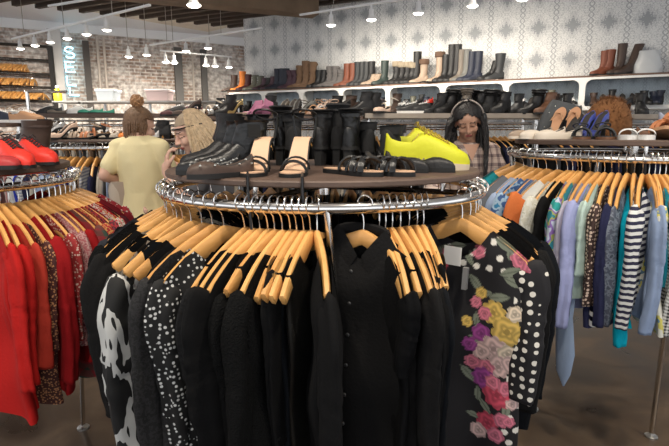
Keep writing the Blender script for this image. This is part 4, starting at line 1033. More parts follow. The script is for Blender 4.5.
# ---- right board
ZRB = 1.4705; G = 'shoes on the right rack board'
def rb(px, f): return disc(px, RCn, .53, f, ZRB)
for i, (px, f, yw, c) in enumerate([(536, .35, 190, 'beige'), (549, .30, 188, 'cream'), (566, .28, 185, 'cream')]):
    mk_low('flat %s slip-on shoe at the left of the right board, %s from the left' % (W(c), ordn(i)), rb(px+14, f), R_(yw), cols[c], cols['cream'], L=.24, pump=True, group=G)
bp = rb(553, .66)
mb = MB(); rs = []
for k in range(9):
    z = .20*k/8; w = .105*(1-.25*(k/8)**3); d = .055*(1-(k/8)**2*.4)
    rs.append([(w*math.copysign(abs(math.cos(a))**.6, math.cos(a)), d*math.copysign(abs(math.sin(a))**.7, math.sin(a)), z) for a in [2*math.pi*j/28 for j in range(28)]])
mb.rings(rs)
bg = thing('quilted_bag', 'dark grey quilted bag with small studs leaning on the right rack board', 'bag', (bp.x, bp.y, ZRB)); bg.rotation_euler = (R_(-6), R_(16), R_(-10))
mb.build('bag_body', M('quilted_grey', (.045, .05, .055), .6, bump=.5, bscale=25), bg)
mb = MB()
for i in range(5):
    for j in range(4):
        x = -.08+.04*i+(.02 if j % 2 else 0); mb.ell((min(.085, x), -.056+.003*j, .035+.042*j), (.0035, .003, .0035), 6, 4)
mb.build('studs', M('stud_metal', (.7,.68,.6)), bg)
for i, (px, yw) in enumerate(((551, 48), (567, 52))):
    q = rb(px, .42); q.z += .003
    mk_sandal('tan flat sandal propped steeply behind the cream shoes, %s one' % ('left', 'right')[i], q, R_(yw), cols['tanned'], L=.21, insole=M('tan_leather_insole', (.46, .24, .13), .6), kind='thong', group=G, tilt=R_(-48))
for i, px in enumerate((590, 603)):
    q = rb(px, .50)
    mk_low('glossy royal blue high-heeled pump, %s one behind the black sandals' % ('left', 'right')[i], q, R_(-140), cols['blue'], None, L=.235, heel=.085, pump=True, pointy=True, name='pump', group=G)
mk_low('black and white pump left of the blue pumps', rb(579, .52), R_(-140), cols['black'], cols['white'], L=.235, heel=.07, pump=True, name='pump', group=G)
for i, (px, f) in enumerate(((578, .12), (600, .10))):
    mk_sandal('black flat sandal with looped straps, %s of the pair at the front edge' % ('left', 'right')[i], rb(px, f+.22), R_(-112), cols['darkgrey'], L=.24, insole=cols['darkgrey'], kind='bands', group=G, sole=cols['brown'])
for i, (px, f) in enumerate(((628, .07), (652, .07))):
    mk_sandal('white slide sandal at the front edge, %s of the pair' % ('left', 'right')[i], rb(px-7, f+.20), R_(-112 if i == 0 else -122), cols['white'], L=.22, insole=cols['white'], kind='slide', sole=cols['white'], soleth=.018, group=G)
mk_low('dark brown flat shoe behind the white slides', rb(634, .42), R_(-40), cols['brown'], None, L=.25, pump=True, group=G)
mk_low('second dark brown flat shoe behind the white slides, further right', rb(642, .5), R_(-30), cols['darkbrown'], None, L=.25, pump=True, group=G)
random.seed(4)
for i, (px, f, dz) in enumerate([(652, .30, 0), (661, .28, .0), (670, .30, .0), (656, .36, .035), (666, .36, .04), (652, .44, .055), (670, .42, .06), (661, .46, .09)]):
    q = rb(px, f); q.z += dz
    mk_sandal('orange brown strappy sandal in the heap at the right board end, %s' % ('lowest left one' if i == 0 else 'lowest middle one' if i == 1 else 'lowest right one' if i == 2 else 'second layer left one' if i == 3 else 'second layer right one' if i == 4 else 'upper back left one' if i == 5 else 'upper back right one' if i == 6 else 'topmost one'), q, R_(random.uniform(-130, -60)), cols['orangebrown'], L=.22, insole=cols['tanned'], sole=cols['tanned'], kind='wrap', group=G, tilt=R_(random.uniform(-14, 14)), roll=R_(random.uniform(-20, 20)))
mk_low('pale blue grey flat shoe on top behind the orange sandals', rb(655, .62)+Vector((0, 0, .075)), R_(-20), C('paleblue', (.35, .38, .48)), None, L=.24, pump=True, group=G)
mk_low('raspberry pink flat shoe on top behind the orange sandals', rb(668, .62)+Vector((0, 0, .10)), R_(-30), C('raspberry', (.5, .05, .14)), None, L=.24, pump=True, group=G)
# fluffy auburn hat
q = rb(605, .82); mb = MB(); rnd = random.Random(8)
fur = M('auburn_fur', (.20, .085, .03), .95, var=.5, vscale=40)
m0 = MB(); m0.lathe([(.112, 0), (.125, .02), (.126, .07), (.112, .12), (.085, .155), (.045, .175), (.001, .18)], 28, cap0=True)
ht = thing('fur_hat', 'round fluffy auburn fur hat standing behind the blue pumps', 'hat', (q.x, q.y, ZRB)); ht.scale = (1.0, 1.0, 1.25)
m0.build('crown', fur, ht)
for k in range(1500):
    u = rnd.uniform(0, 1); a = rnd.uniform(0, 6.283); 
    if u < .5: r, z, nx, nz = .122, rnd.uniform(.01, .1), 1, .15
    else:
        b = rnd.uniform(0, 1.45); r = .124*math.cos(b); z = .09+.09*math.sin(b); nx, nz = math.cos(b), math.sin(b)
    p = Vector((r*math.cos(a), r*math.sin(a), z)); d = Vector((nx*math.cos(a)+rnd.uniform(-.6, .6), nx*math.sin(a)+rnd.uniform(-.6, .6), nz+rnd.uniform(-.7, .4))).normalized()*rnd.uniform(.012, .026)
    s = d.cross(Vector((0, 0, 1)))
    if s.length < 1e-4: continue
    s = s.normalized()*.0022
    mb.add([p-s, p+s, p+d], [(0, 1, 2)])
mb.build('fur', fur, ht, False)
mk_low('dark shoe with yellow trim by the fur hat', rb(586, .8), R_(150), cols['black'], C('lime', (.6, .6, .08)), L=.24, soleth=.02, laces=C('lime', (.6, .6, .08)), group=G)

# ---- left board
ZLB = 1.3785; G = 'shoes on the left rack board'
def lb(px, f): return disc(px, LCn, .48, f, ZLB)
blk_lace = M('dark_lace', (.03, .02, .02), .8)
mk_low('bright red lace-up brogue shoe, the front one on the left board', lb(-7, .15), R_(-34), cols['red'], rubber, L=.27, heel=.018, hs=1.3, laces=blk_lace, name='brogue', group=G, soleth=.012)
mk_low('bright red lace-up brogue shoe, behind the front one on the left board', lb(13, .33), R_(-28), cols['red'], rubber, L=.27, heel=.018, hs=1.3, laces=blk_lace, name='brogue', group=G, soleth=.012)
mk_low('darker red flat shoe cut by the left picture edge', lb(-26, .10), R_(-28), C('deepred', (.40, .03, .03)), rubber, L=.25, pump=True, group=G)
mk_boot('dark brown leather ankle boot standing behind the red shoes', lb(48, .50), R_(168), cols['darkbrown'], L=.26, heel=.02, shaft=.145, flare=1.0, rx=.070, ry=.06, lean=-.12, group=G)
mk_sandal('nude strappy sandal at the far left of the left board', lb(6, .75), R_(80), cols['nude'], L=.24, heel=.05, kind='bands', group=G)
mk_low('pale pink flat shoe left of the brown boot', lb(10, .55)+Vector((0, 0, 0)), R_(100), cols['pink'], None, L=.24, pump=True, group=G)

# ================================================================== FURTHER RACKS
def straight_rack(label, x0, x1, Y, zb0, zb1, zr, board=wood_board, dep=.42, rails=1):
    t = thing('straight_clothes_rack', label, 'clothes rack', ((x0+x1)/2, Y, 0)); w = (x1-x0)/2
    MB().box((-w, -dep/2, zb0), (w, dep/2, zb1)).build('top_board', board, t, False)
    for r in range(rails): MB().tube([(-w+.04, 0, zr-.0*r), (w-.04, 0, zr)], .014, 10).build('rail', chrome, t)
    MB().tube([(-w+.04, -dep/2+.02, zb0-.04), (w-.04, -dep/2+.02, zb0-.04)], .010, 8).build('front_rail', chrome, t)
    for s in (-1, 1):
        MB().tube([(s*(w-.04), 0, 0.02), (s*(w-.04), 0, zb0)], .016, 10).build('post', chrome, t)
        MB().box((s*(w-.04)-.02, -dep/2, 0), (s*(w-.04)+.02, dep/2, .03)).build('foot', chrome, t, False)
    return t
def xa(px, Y): return (px-334.5)/F*Y
def hang_row(x0, x1, Y, zr, n, mats, where, grp, L=.8, twist=(.0, .25), light=True):
    for i in range(n):
        x = lerp(x0, x1, (i+.5)/n)+random.uniform(-.006, .006); rz = -math.pi/2+random.uniform(*twist); c, mt = mats[i % len(mats)]
        look = '%s garment, %s from the left' % (c, ordn(i))
        t = thing('shirt', look+' on '+where, 'shirt', (x, Y, zr+.0125), rz, grp)
        b, sl = garment(i*3+int(Y*10), L=L*random.uniform(.9, 1.05), W=.20, T=.018, sleeve=.45, cols_=10, rows=9, nw=.08)
        b.build('body', mt, t); [m.build('sleeve', mt, t) for m in sl[:1]]
        put_hanger((x, Y, zr+.0125), (0, R_(random.uniform(-2, 4)), rz), 'hanger with the '+look+' on '+where, 'hangers on '+where)
random.seed(31)
dk = [('black', bl[0]), ('dark grey', cl('dg', (.05, .05, .055))), ('black', bl[1]), ('navy', cl('navy', (.018, .02, .055))), ('black', knitf), ('dark brown', cl('dbr', (.04, .028, .02)))]
Y1 = 4.10; straight_rack('straight rack with a pale wooden top board behind the headphone woman', xa(363, Y1), xa(524, Y1), Y1, 1.612, 1.648, 1.535, wood_pale)
hang_row(xa(368, Y1), xa(518, Y1), Y1, 1.535, 26, dk, 'the pale-topped rack', 'dark garments on the pale-topped rack')
Y2 = 4.15; straight_rack('straight rack with a dark board between the centre rack and the wall shelf', xa(186, Y2), xa(361, Y2), Y2, 1.60, 1.63, 1.535, wood_board)
hang_row(xa(192, Y2), xa(356, Y2), Y2, 1.535, 26, dk+[('cream', cl('crm', (.5, .45, .38))), ('grey', cl('grey', (.16, .17, .19)))], 'the dark-topped middle rack', 'garments on the dark-topped middle rack')
Y3 = 4.05; straight_rack('straight rack with pale wooden board behind the right rack', xa(527, Y3), xa(668, Y3), Y3, 1.605, 1.64, 1.535, wood_pale)
hang_row(xa(532, Y3), xa(662, Y3), Y3, 1.535, 20, dk, 'the hindmost right rack', 'dark garments behind the right rack')
Y4 = 5.5; straight_rack('long wooden-topped rack before the brick wall', xa(48, Y4), xa(240, Y4), Y4, 1.665, 1.70, 1.58, wood_board)
hang_row(xa(54, Y4), xa(236, Y4), Y4, 1.58, 30, [('cream', cl('crm', (.5, .45, .38))), ('grey', cl('grey', (.16, .17, .19))), ('white', cl('linen', (.6, .6, .57))), ('brown', cl('dbr2', (.15, .1, .07)))], 'the rack before the brick wall', 'garments before the brick wall')
Y5 = 3.7; straight_rack('short rack piled with sneakers at the far left', xa(-45, Y5), xa(30, Y5), Y5, 1.545, 1.57, 1.48, wood_board)
MB_ = MB().tube([(xa(28, Y5), Y5+.1, 1.57), (xa(28, Y5), Y5+.1, 1.80)], .012, 8); MB_.tube([(xa(28, Y5), Y5+.1, 1.80), (xa(66, Y5), Y5+.12, 1.80)], .010, 8)
tag(MB_.build('clothes_rail', chrome), 'thin chrome rail with upright post rising from the far left rack', 'rail')
hang_row(xa(-40, Y5), xa(26, Y5), Y5, 1.48, 9, [('pink', cl('pnk', (.5, .25, .25))), ('cream', cl('crm', (.5, .45, .38)))], 'the far left rack', 'garments on the far left rack', L=.7)
# far utility rail with bins
Y6 = 7.1; z6 = 1.5+30/F*Y6
tb_ = thing('back_shelf', 'grey metal shelf carrying plastic bins at the brick wall', 'shelf', (xa(155, Y6), Y6, 0))
w6 = (xa(240, Y6)-xa(64, Y6))/2; MB().box((-w6, -.2, z6-.02), (w6, .2, z6)).build('top_board', M('grey_shelf_metal', (.25, .25, .25), .5), tb_, False)
for s in (-.98, -.5, 0, .5, .98): MB().tube([(s*w6, 0, .0), (s*w6, 0, z6-.03)], .018, 8).build('post', steel, tb_)
plast = M('clear_plastic', (.62, .68, .74), .25, trans=.55)
for i, (px, wpx, c) in enumerate(((115, 17, 'blue-tinted'), (165, 22, 'pinkish'))):
    q = Vector((xa(px, Y6), Y6, z6)); w = wpx/F*Y6/2; t = thing('storage_bin', '%s clear plastic storage bin on the back shelf at the brick wall' % c, 'bin', q)
    mb = MB(); rs = []
    for z, f in ((0, .86), (.12, .97), (.125, 1.04), (.145, 1.04)): rs.append([(w*f, -.13*f, z), (w*f, .13*f, z), (-w*f, .13*f, z), (-w*f, -.13*f, z)])
    mb.rings(rs).build('bin_body', plast if i == 0 else M('pink_plastic', (.70, .55, .55), .3, trans=.45), t, False)
    MB().box((-w*1.06, -.14, .146), (w*1.06, .14, .16)).build('lid', M('white_plastic', (.75, .75, .76), .4), t, False)
q = Vector((xa(67.5, Y6), Y6-.05, z6)); t = thing('spray_bottle', 'yellow bottle standing on the back shelf under the neon sign', 'bottle', q)
MB().lathe([(.001, 0), (.05, 0), (.055, .02), (.055, .12), (.03, .16), (.018, .18), (.001, .18)], 16).build('bottle_body', M('yellow_plastic', (.55, .42, .02), .4), t)
MB().lathe([(.02, .18), (.022, .21), (.001, .212)], 12).build('cap', M('white_plastic', (.75,)*3), t)

def shoe_row(specs, Y, z, where, grp, jitter=.06):
    for i, (px, kind, c, yw) in enumerate(sorted(specs)):
        loc = (xa(px, Y), Y+random.uniform(-jitter, jitter), z); yaw = R_(yw)
        knd = dict(b='ankle boot', t='tall boot', p='pump', s='sandal', l='lace-up shoe', f='flat shoe', w='slouchy boot')[kind]
        lab = '%s %s on %s, %s from the left' % (W(c), knd, where, ordn(i))
        k = dict(group=grp)
        if kind == 'b': mk_boot(lab, loc, yaw, cols[c], L=.25, heel=.035, shaft=.12, fine=False, **k)
        elif kind == 't': mk_boot(lab, loc, yaw, cols[c], L=.25, heel=.03, shaft=.20, **k)
        elif kind == 'w': mk_boot(lab, loc, yaw, cols[c], L=.25, heel=.02, shaft=.16, flare=1.3, slouch=.15, **k)
        elif kind == 'p': mk_low(lab, loc, yaw, cols[c], None, L=.24, heel=.08, pump=True, pointy=True, **k)
        elif kind == 's': mk_sandal(lab, loc, yaw, cols[c], L=.24, heel=.05, insole=cols['tanned'], kind='bands', **k)
        elif kind == 'l': mk_low(lab, loc, yaw, cols[c], cols['white'], L=.27, soleth=.022, laces=cols['white'], **k)
        else: mk_low(lab, loc, yaw, cols[c], None, L=.25, pump=True, **k)
random.seed(41)
g2 = 'shoes on the dark-topped middle rack'
shoe_row([(196, 'f', 'maroon', 200), (206, 'p', 'darkbrown', 215), (215, 'f', 'maroon', 230), (225, 's', 'cream', 200), (234, 'p', 'black', 190), (244, 'p', 'gold', 240), (256, 'f', 'beige', 200), (268, 'f', 'pink', 160), (279, 'b', 'black', 200), (289, 'p', 'taupe', 250), (297, 'p', 'grey', 255), (306, 's', 'darkbrown', 240), (316, 'p', 'grey', 200), (326, 's', 'nude', 250), (334, 's', 'nude', 280), (344, 'b', 'black', 200), (353, 'f', 'olive', 220), (201, 'l', 'black', 180), (230, 's', 'silver', 220), (239, 'b', 'black', 240), (284, 'f', 'grey', 180), (301, 'p', 'black', 255), (311, 'f', 'taupe', 190), (321, 's', 'tanned', 240), (330, 'p', 'nude', 220), (339, 'l', 'darkgrey', 210), (349, 'p', 'black', 230), (357, 'b', 'darkbrown', 210)], Y2, 1.631, 'the dark-topped middle rack', g2)
# pink cloth
mb = MB(); rs = []; c0 = Vector((xa(263, Y2-.12), Y2-.14, 1.631))
for k in range(10):
    t = k/9; rs.append([(-.11+.24*t+.02*math.sin(k*2), .05*(.3+math.sin(math.pi*t))*math.cos(a)*(1+.3*math.sin(3*a+k)), .0+.036*(.25+math.sin(math.pi*t)**.7*(1+.35*math.sin(k*2.3))+.5*t)*(1+math.sin(a)*(1+.35*math.sin(4*a+k*2)))) for a in [2*math.pi*j/18 for j in range(18)]])
o = mb.rings(rs).build('scarf', M('mauve_pink_cloth', (.42, .16, .26), .85, bump=.6, bscale=30), loc=c0); tag(o, 'crumpled mauve pink scarf lying on the shoes of the dark-topped middle rack', 'scarf')
g1 = 'shoes on the pale-topped rack'
shoe_row([(372, 'b', 'black', 200), (380, 'b', 'black', 215), (387, 'f', 'nude', 240), (396, 's', 'cream', 190), (407, 'f', 'cream', 180), (417, 'l', 'black', 190), (427, 'l', 'black', 175), (438, 'l', 'black', 185), (447, 'b', 'black', 200), (455, 'w', 'black', 215), (464, 'w', 'taupe', 240), (474, 'w', 'black', 190), (484, 'b', 'black', 215), (493, 'w', 'black', 180), (503, 'b', 'black', 220), (513, 'f', 'black', 190)], Y1, 1.649, 'the pale-topped rack', g1)
shoe_row([(372, 'f', 'darkgrey', 180), (384, 's', 'darkbrown', 190), (430, 'p', 'red', 200), (452, 'p', 'black', 180), (466, 'f', 'black', 160), (490, 'p', 'darkgrey', 200), (508, 'l', 'black', 200), (397, 'b', 'darkbrown', 250), (411, 'l', 'darkgrey', 230), (420, 'p', 'black', 210), (441, 'b', 'black', 240), (459, 'w', 'darkgrey', 200), (478, 'w', 'black', 230), (498, 'w', 'black', 210), (516, 'b', 'darkgrey', 230)], Y1+.14, 1.649, 'the back row of the pale-topped rack', g1, .01)
shoe_row([(536, 'w', 'black', 200), (546, 'b', 'brown', 215), (556, 'b', 'darkbrown', 190), (566, 'b', 'black', 230), (577, 'l', 'olive', 190), (620, 'p', 'black', 200), (632, 'b', 'black', 250)], Y3, 1.641, 'the rack behind the right rack', 'shoes behind the right rack')
shoe_row([(56, 'f', 'black', 180), (66, 'l', 'darkgrey', 175), (76, 'f', 'taupe', 190), (88, 's', 'grey', 170), (98, 'l', 'white', 185), (109, 'f', 'green', 200), (118, 'f', 'green', 215), (150, 'f', 'black', 180), (196, 'f', 'maroon', 190), (206, 'l', 'maroon', 200), (217, 'f', 'cream', 180), (228, 'b', 'black', 220)], Y4, 1.701, 'the rack before the brick wall', 'shoes before the brick wall')
shoe_row([(-8, 'l', 'navy', 0), (3, 'l', 'silver', 5), (11, 's', 'beige', 10), (19, 'l', 'tanned', -10), (25, 's', 'beige', 0)], Y5, 1.571, 'the far left rack', 'shoes on the far left rack')

# round rack behind the yellow shirt woman
DCn = (-1.66, 3.95); RD = .55; ZD = 1.40
round_rack('round rack of blue and white tops behind the woman in the yellow shirt', DCn, RD, ZD, .56, 1.437, 1.455, [(-60, -45, .5), (30, 45, .5), (120, 135, .5), (210, 225, .5)])
dm = [('white', cl('linen', (.6,)*3)), ('royal blue', cl('royal', (.03, .05, .40))), ('pale grey', cl('pgrey', (.35,)*3)), ('white striped', P_stripe('wstripe', (.65, .65, .64), (.3, .32, .4), .02, 'Z')), ('navy', cl('navy', (.02,)*3)), ('cream', cl('crm', (.5,)*3)), ('sky blue', cl('lblue', (.35,)*3))]
items = []
for j, d in enumerate(range(-72, 76, 5)):
    nmc, mt = dm[j % len(dm)]
    items.append((22.6+d, dict(look='%s top, %s from the left' % (nmc, ordn(j)), mat=mt, sleeve=.45, L=.7, T=.024, nw=.09, cols_=10, rows=12)))
fill_rack(DCn, RD, ZD, items, 'the far round rack', 'tops on the far round rack')
def db(px, f): return disc(px, DCn, .50, f, 1.4555)
G = 'shoes on the far round rack'
for i, (px, f, c, yw, k) in enumerate([(56, .2, 'black', 200, 'b'), (60, .3, 'silver', 220, 'p'), (68, .15, 'silver', 222, 'p'), (79, .2, 'nude', 240, 'p'), (86, .5, 'nude', 200, 'f'), (91, .12, 'cream', 170, 'f'), (101, .15, 'beige', 190, 's'), (108, .5, 'black', 200, 'p'), (111, .1, 'orangebrown', 180, 's'), (120, .3, 'cream', 190, 'f'), (150, .3, 'orange', 200, 'f'), (160, .2, 'white', 200, 'f'), (172, .3, 'black', 180, 'b')]):
    lab = '%s %s on the far round rack board, %s from the left' % (W(c), {'b': 'ankle boot', 'p': 'heeled pump', 'f': 'flat shoe', 's': 'sandal'}[k], ordn(i))
    loc = db(px, f)
    if k == 'b': mk_boot(lab, loc, R_(yw), cols[c], L=.24, heel=.03, shaft=.10, group=G)
    elif k == 'p': mk_low(lab, loc, R_(yw), cols[c], None, L=.24, heel=.07, pump=True, pointy=True, group=G)
    elif k == 's': mk_sandal(lab, loc, R_(yw), cols[c], L=.24, heel=.03, group=G)
    else: mk_low(lab, loc, R_(yw), cols[c], None, L=.24, pump=True, group=G)

# ================================================================== PEOPLE
def remeshed(mb, name, mats, parent, voxel=.006, smooth=3, fn=None, M4=None):
    o = mb.build(name+'_tmp', mats, None, False)
    md = o.modifiers.new('r', 'REMESH'); md.mode = 'VOXEL'; md.voxel_size = voxel; md.use_smooth_shade = True
    s = o.modifiers.new('s', 'SMOOTH'); s.iterations = smooth; s.factor = .5
    bpy.context.view_layer.update(); dg = bpy.context.evaluated_depsgraph_get()
    me = bpy.data.meshes.new_from_object(o.evaluated_get(dg)); me.name = name
    old = o.data; bpy.data.objects.remove(o); bpy.data.meshes.remove(old)
    me.materials.clear()
    for m in (mats if isinstance(mats, (list, tuple)) else [mats]): me.materials.append(m)
    me.polygons.foreach_set('use_smooth', [True]*len(me.polygons))
    if fn:
        inv = M4.inverted() if M4 else Matrix()
        for p in me.polygons: p.material_index = fn(inv @ p.center)
    else: me.polygons.foreach_set('material_index', [0]*len(me.polygons))
    r = bpy.data.objects.new(name, me); COL.objects.link(r); r.parent = parent
    return r
skin = M('skin', (.56, .33, .24), .55); skin2 = M('fair_skin', (.68, .42, .32), .55); skin3 = M('warm_skin', (.50, .28, .19), .55)
lipm = M('lip_skin', (.36, .10, .09), .45); browm = M('brow_hair', (.025, .016, .012), .8)
def hand(mb, wr, d, up, curl=.5, s=1.):
    """hand at wrist 'wr' pointing along d, palm normal up"""
    d = d.normalized(); up = (up-d*up.dot(d)).normalized(); side = d.cross(up)
    P = lambda a, b, c: wr+d*a*s+side*b*s+up*c*s
    mb.cap(wr, P(.03, 0, 0), .024*s, .027*s)
    for b in (-.028, -.009, .010, .028): mb.cap(P(.02, b*.6, 0), P(.085, b, 0), .014*s, .0115*s, 8)
    for b, ln in ((-.030, .062), (-.010, .075), (.010, .072), (.029, .060)):
        p = P(.085, b, 0); ang = 0
        for k, fr in enumerate((.42, .32, .26)):
            ang += curl*(.6+.4*k); q = p+(d*math.cos(ang)+up*math.sin(ang))*ln*fr*s
            mb.cap(p, q, .0095*s, .0085*s, 8); p = q
    p = P(.03, -.026, .004); q = P(.062, -.050, .018); r = P(.088, -.048, .034); mb.cap(P(.01, -.012, 0), p, .016*s, .014*s, 8); mb.cap(p, q, .0125*s, .011*s, 8); mb.cap(q, r, .0105*s, .009*s, 8)
def head_parts(mb, H):
    def e(c, r, n=16, m=12): mb.ell((0, 0, 0), r, n, m, M4=H @ Matrix.Translation(c))
    e((0, -.014, .028), (.073, .090, .084), 24, 18); e((0, .018, -.040), (.055, .066, .074), 20, 16); e((0, .058, -.090), (.024, .020, .017)); e((0, .035, .03), (.060, .052, .055))
    for s in (-1, 1):
        e((s*.031, .056, -.028), (.027, .026, .026)); e((s*.073, -.006, -.012), (.009, .018, .030)); e((s*.030, .073, .022), (.022, .012, .008)); e((s*.030, .074, .003), (.0145, .010, .0075))
        e((s*.010, .094, -.030), (.008, .009, .007))
    a = H @ Vector((0, .084, .014)); b = H @ Vector((0, .101, -.026)); mb.cap(a, b, .008, .0115, 10)
    e((0, .083, -.053), (.023, .010, .0055)); e((0, .082, -.062), (.020, .010, .006))
def face_fn(p):
    if p.y > .05:
        if abs(p.z+.058) < .0105*(1-(abs(p.x)/.026)**2) and abs(p.x) < .026 and p.y > .075: return 1
        if .010 < abs(p.x) < .048 and abs(p.z-(.026-.12*(abs(p.x)-.03)**2/.03)) < .003: return 2
        if .015 < abs(p.x) < .046 and abs(p.z-(-.002+ 4*(abs(p.x)-.03)**2)) < .0028: return 2
    return 0
def person(label, loc, yaw, H, arms, skinm, lean=0., pants=None, hips=1.):
    t = thing('person', label, 'person', loc, yaw)
    mb = MB(); V = Vector
    L_ = lambda y, z: y+lean*(z-.9)
    sh = 1.37
    mb.ell((0, L_(0, .93), .93), (.165*hips, .115, .13), 24, 16); mb.ell((0, L_(0, 1.08), 1.08), (.125, .095, .16), 24, 16); mb.ell((0, L_(.005, 1.24), 1.24), (.150, .105, .17), 24, 16)
    for s in (-1, 1): mb.cap(V((s*.05, L_(-.005, sh), sh+.01)), V((s*.155, L_(-.01, sh-.01), sh-.015)), .055, .048)
    hc = H @ V((0, -.02, -.05)); mb.cap(V((0, L_(-.01, 1.38), 1.38)), hc, .058, .048)
    head_parts(mb, H)
    for s in (-1, 1):
        hp, kn, an = V((s*.088, 0, .88)), V((s*.095, .02, .48)), V((s*.10, -.02, .09))
        mb.cap(hp, kn, .085*hips, .055); mb.cap(kn, kn.lerp(an, .35), .053, .052); mb.cap(kn.lerp(an, .35), an, .052, .036); mb.cap(an, an+V((0, .05, -.045)), .036, .032); mb.cap(an+V((0, -.03, -.05)), an+V((s*.012, .15, -.063)), .034, .024)
    for s, (el, wr, hd, hu, curl) in zip((-1, 1), arms):
        a = V((s*.165, L_(-.01, sh-.02), sh-.03)); mb.cap(a, el, .046, .036); mb.cap(el, el.lerp(wr, .4), .037, .035); mb.cap(el.lerp(wr, .4), wr, .035, .024)
        hand(mb, wr, hd, hu, curl)
    remeshed(mb, 'body', [skinm, lipm, browm], t, .0055, 3, face_fn, H)
    if pants:
        m = MB(); m.ell((0, L_(0, .93), .93), (.175*hips, .125, .14), 24, 16)
        for s in (-1, 1):
            hp, kn, an = V((s*.088, 0, .88)), V((s*.095, .02, .48)), V((s*.10, -.02, .09))
            m.cap(hp, kn, .094*hips, .068); m.cap(kn, an+V((0, 0, .02)), .068, .055)
        remeshed(m, 'trousers', pants, t, .010, 4)
    return t
def shirt(t, mat, arms, lean=0., sl='short', hem=.86, name='shirt', rough=1.0, vox=.008, neckz=1.405, grow=.014, wrinkle=.004, open_neck=0.):
    V = Vector; m = MB(); L_ = lambda y, z: y+lean*(z-.9); n = 48
    # torso tube
    prof = [(hem, .190, .140), (.92, .188, .138), (1.0, .165, .122), (1.08, .150, .115), (1.18, .160, .120), (1.27, .170, .122), (1.33, .172, .112), (1.375, .150, .098), (neckz, .100, .082), (neckz+.022, .070, .068)]
    rs = []
    for z, a, b in prof:
        rs.append([((a+wrinkle*math.sin(5*q+z*20)+wrinkle*math.sin(11*q+z*9))*math.cos(q), L_(0, z)+(b+wrinkle*math.sin(6*q+z*24))*math.sin(q)*1.0, z) for q in [2*math.pi*j/n for j in range(n)]])
    m.rings(rs, True, True)
    for s in (-1, 1): m.cap(V((s*.06, L_(-.005, 1.37), 1.372)), V((s*.155, L_(-.01, 1.36), 1.352)), .062, .060)
    for s, (el, wr, *_r) in zip((-1, 1), arms):
        a = V((s*.150, L_(-.01, 1.35), 1.335)); 
        m.cap(a, a.lerp(el, .25), .064, .060)
        if sl == 'short': m.cap(a.lerp(el, .2), a.lerp(el, .62), .060, .060)
        else:
            m.cap(a.lerp(el, .2), el, .060, .052); m.cap(el, el.lerp(wr, .45), .052, .046); m.cap(el.lerp(wr, .4), el.lerp(wr, .93), .046, .038)
    return remeshed(m, name, mat, t, vox, 3)
def strands(mb, starts, rnd, r0=.006):
    for pts, r in starts: mb.tube(pts, [r*.7]+[r]*(len(pts)-2)+[r*.25], 6)
def hair_cap(mb, H, k=1.10, face=.035, zf=.050, drop=-.06, part=0.):
    n, m = 40, 24; rs = []
    for i in range(m+1):
        a = math.pi*i/m; ring = []
        for j in range(n):
            q = 2*math.pi*j/n; g = 1+.018*math.sin(q*22+i*.4)
            x, y, z = .076*k*g*math.sin(a)*math.cos(q), .093*k*g*math.sin(a)*math.sin(q)-.014, .088*k*g*math.cos(a)+.026
            if z < zf-part*abs(x) and y > face-.5*abs(x): 
                y = min(y, face-.5*abs(x)-.01); x *= .93
            if z < drop: z = drop+(z-drop)*.3
            ring.append(H @ Vector((x, y, z)))
        rs.append(ring)
    mb.rings(rs, True, True)
Vv = Vector
# woman in the yellow shirt (seen from behind)
Yw = 3.15; base = Vector((xa(142, Yw), Yw, 0))
H = Matrix.Translation((-.01, .05, 1.485)) @ Matrix.Rotation(R_(-38), 4, 'Z') @ Matrix.Rotation(R_(-12), 4, 'X')
arms = [(Vv((-.205, -.12, 1.19)), Vv((-.15, .12, 1.12)), Vv((.4, 1, .1)), Vv((0, 0, 1)), .6), (Vv((.235, .03, 1.10)), Vv((.12, .24, 1.18)), Vv((-.3, 1, .2)), Vv((0, 0, 1)), .6)]
base.z = .055
t1 = person('woman in a pale yellow t-shirt seen from behind, light brown hair in a bun', base, R_(-4), H, arms, skin2, pants=M('dark_denim', (.020, .028, .05), .85, bump=.3, bscale=200))
t1.scale = (.90, .95, 1)
yc = M('pale_yellow_jersey', (.80, .70, .41), .85, bump=.5, bscale=11)
shirt(t1, yc, arms, 0, 'short', hem=.93, name='t_shirt')
hair1 = M('light_brown_hair', (.17, .095, .05), .5, var=.55, vscale=40, bump=.8, bscale=90); hair1b = M('golden_brown_hair', (.38, .20, .09), .5, var=.4, vscale=40, bump=.8, bscale=90)
m = MB(); hair_cap(m, H, 1.12, .03, .05, -.085); rnd = random.Random(2)
for k in range(70):
    a = rnd.uniform(math.pi*.95, math.pi*2.05); top = rnd.uniform(.3, 1.1)
    p0 = H @ Vv((.07*math.cos(a)*math.sin(top), .09*math.sin(a)*math.sin(top)-.014, .10*math.cos(top)+.03)); p1 = H @ Vv((.088*math.cos(a), .104*math.sin(a)-.012, .0)); p2 = H @ Vv((.07*math.cos(a), .085*math.sin(a)-.012, -.075+rnd.uniform(-.025, .01)))
    m.tube([p0, p1, p2], [.004, .006, .002], 5)
hb_ = m.build('hair', hair1, t1)
m = MB(); bc = H @ Vv((.0, -.045, .150)); rs = []
for k in range(22):
    q = Matrix.Rotation(k*1.9, 4, 'Z') @ Matrix.Rotation(.5+k*.37, 4, 'X'); rr_ = .036+.006*math.sin(k*2.1)
    m.tube([bc+(q @ Vv((rr_*math.cos(a), rr_*math.sin(a)*.9, .006*math.sin(3*a)))) for a in [R_(20*j+k*31) for j in range(15)]], [.003]+[.0075]*13+[.003], 6)
m.ell(bc, (.038, .036, .034)); m.build('hair_bun', hair1b, hb_)
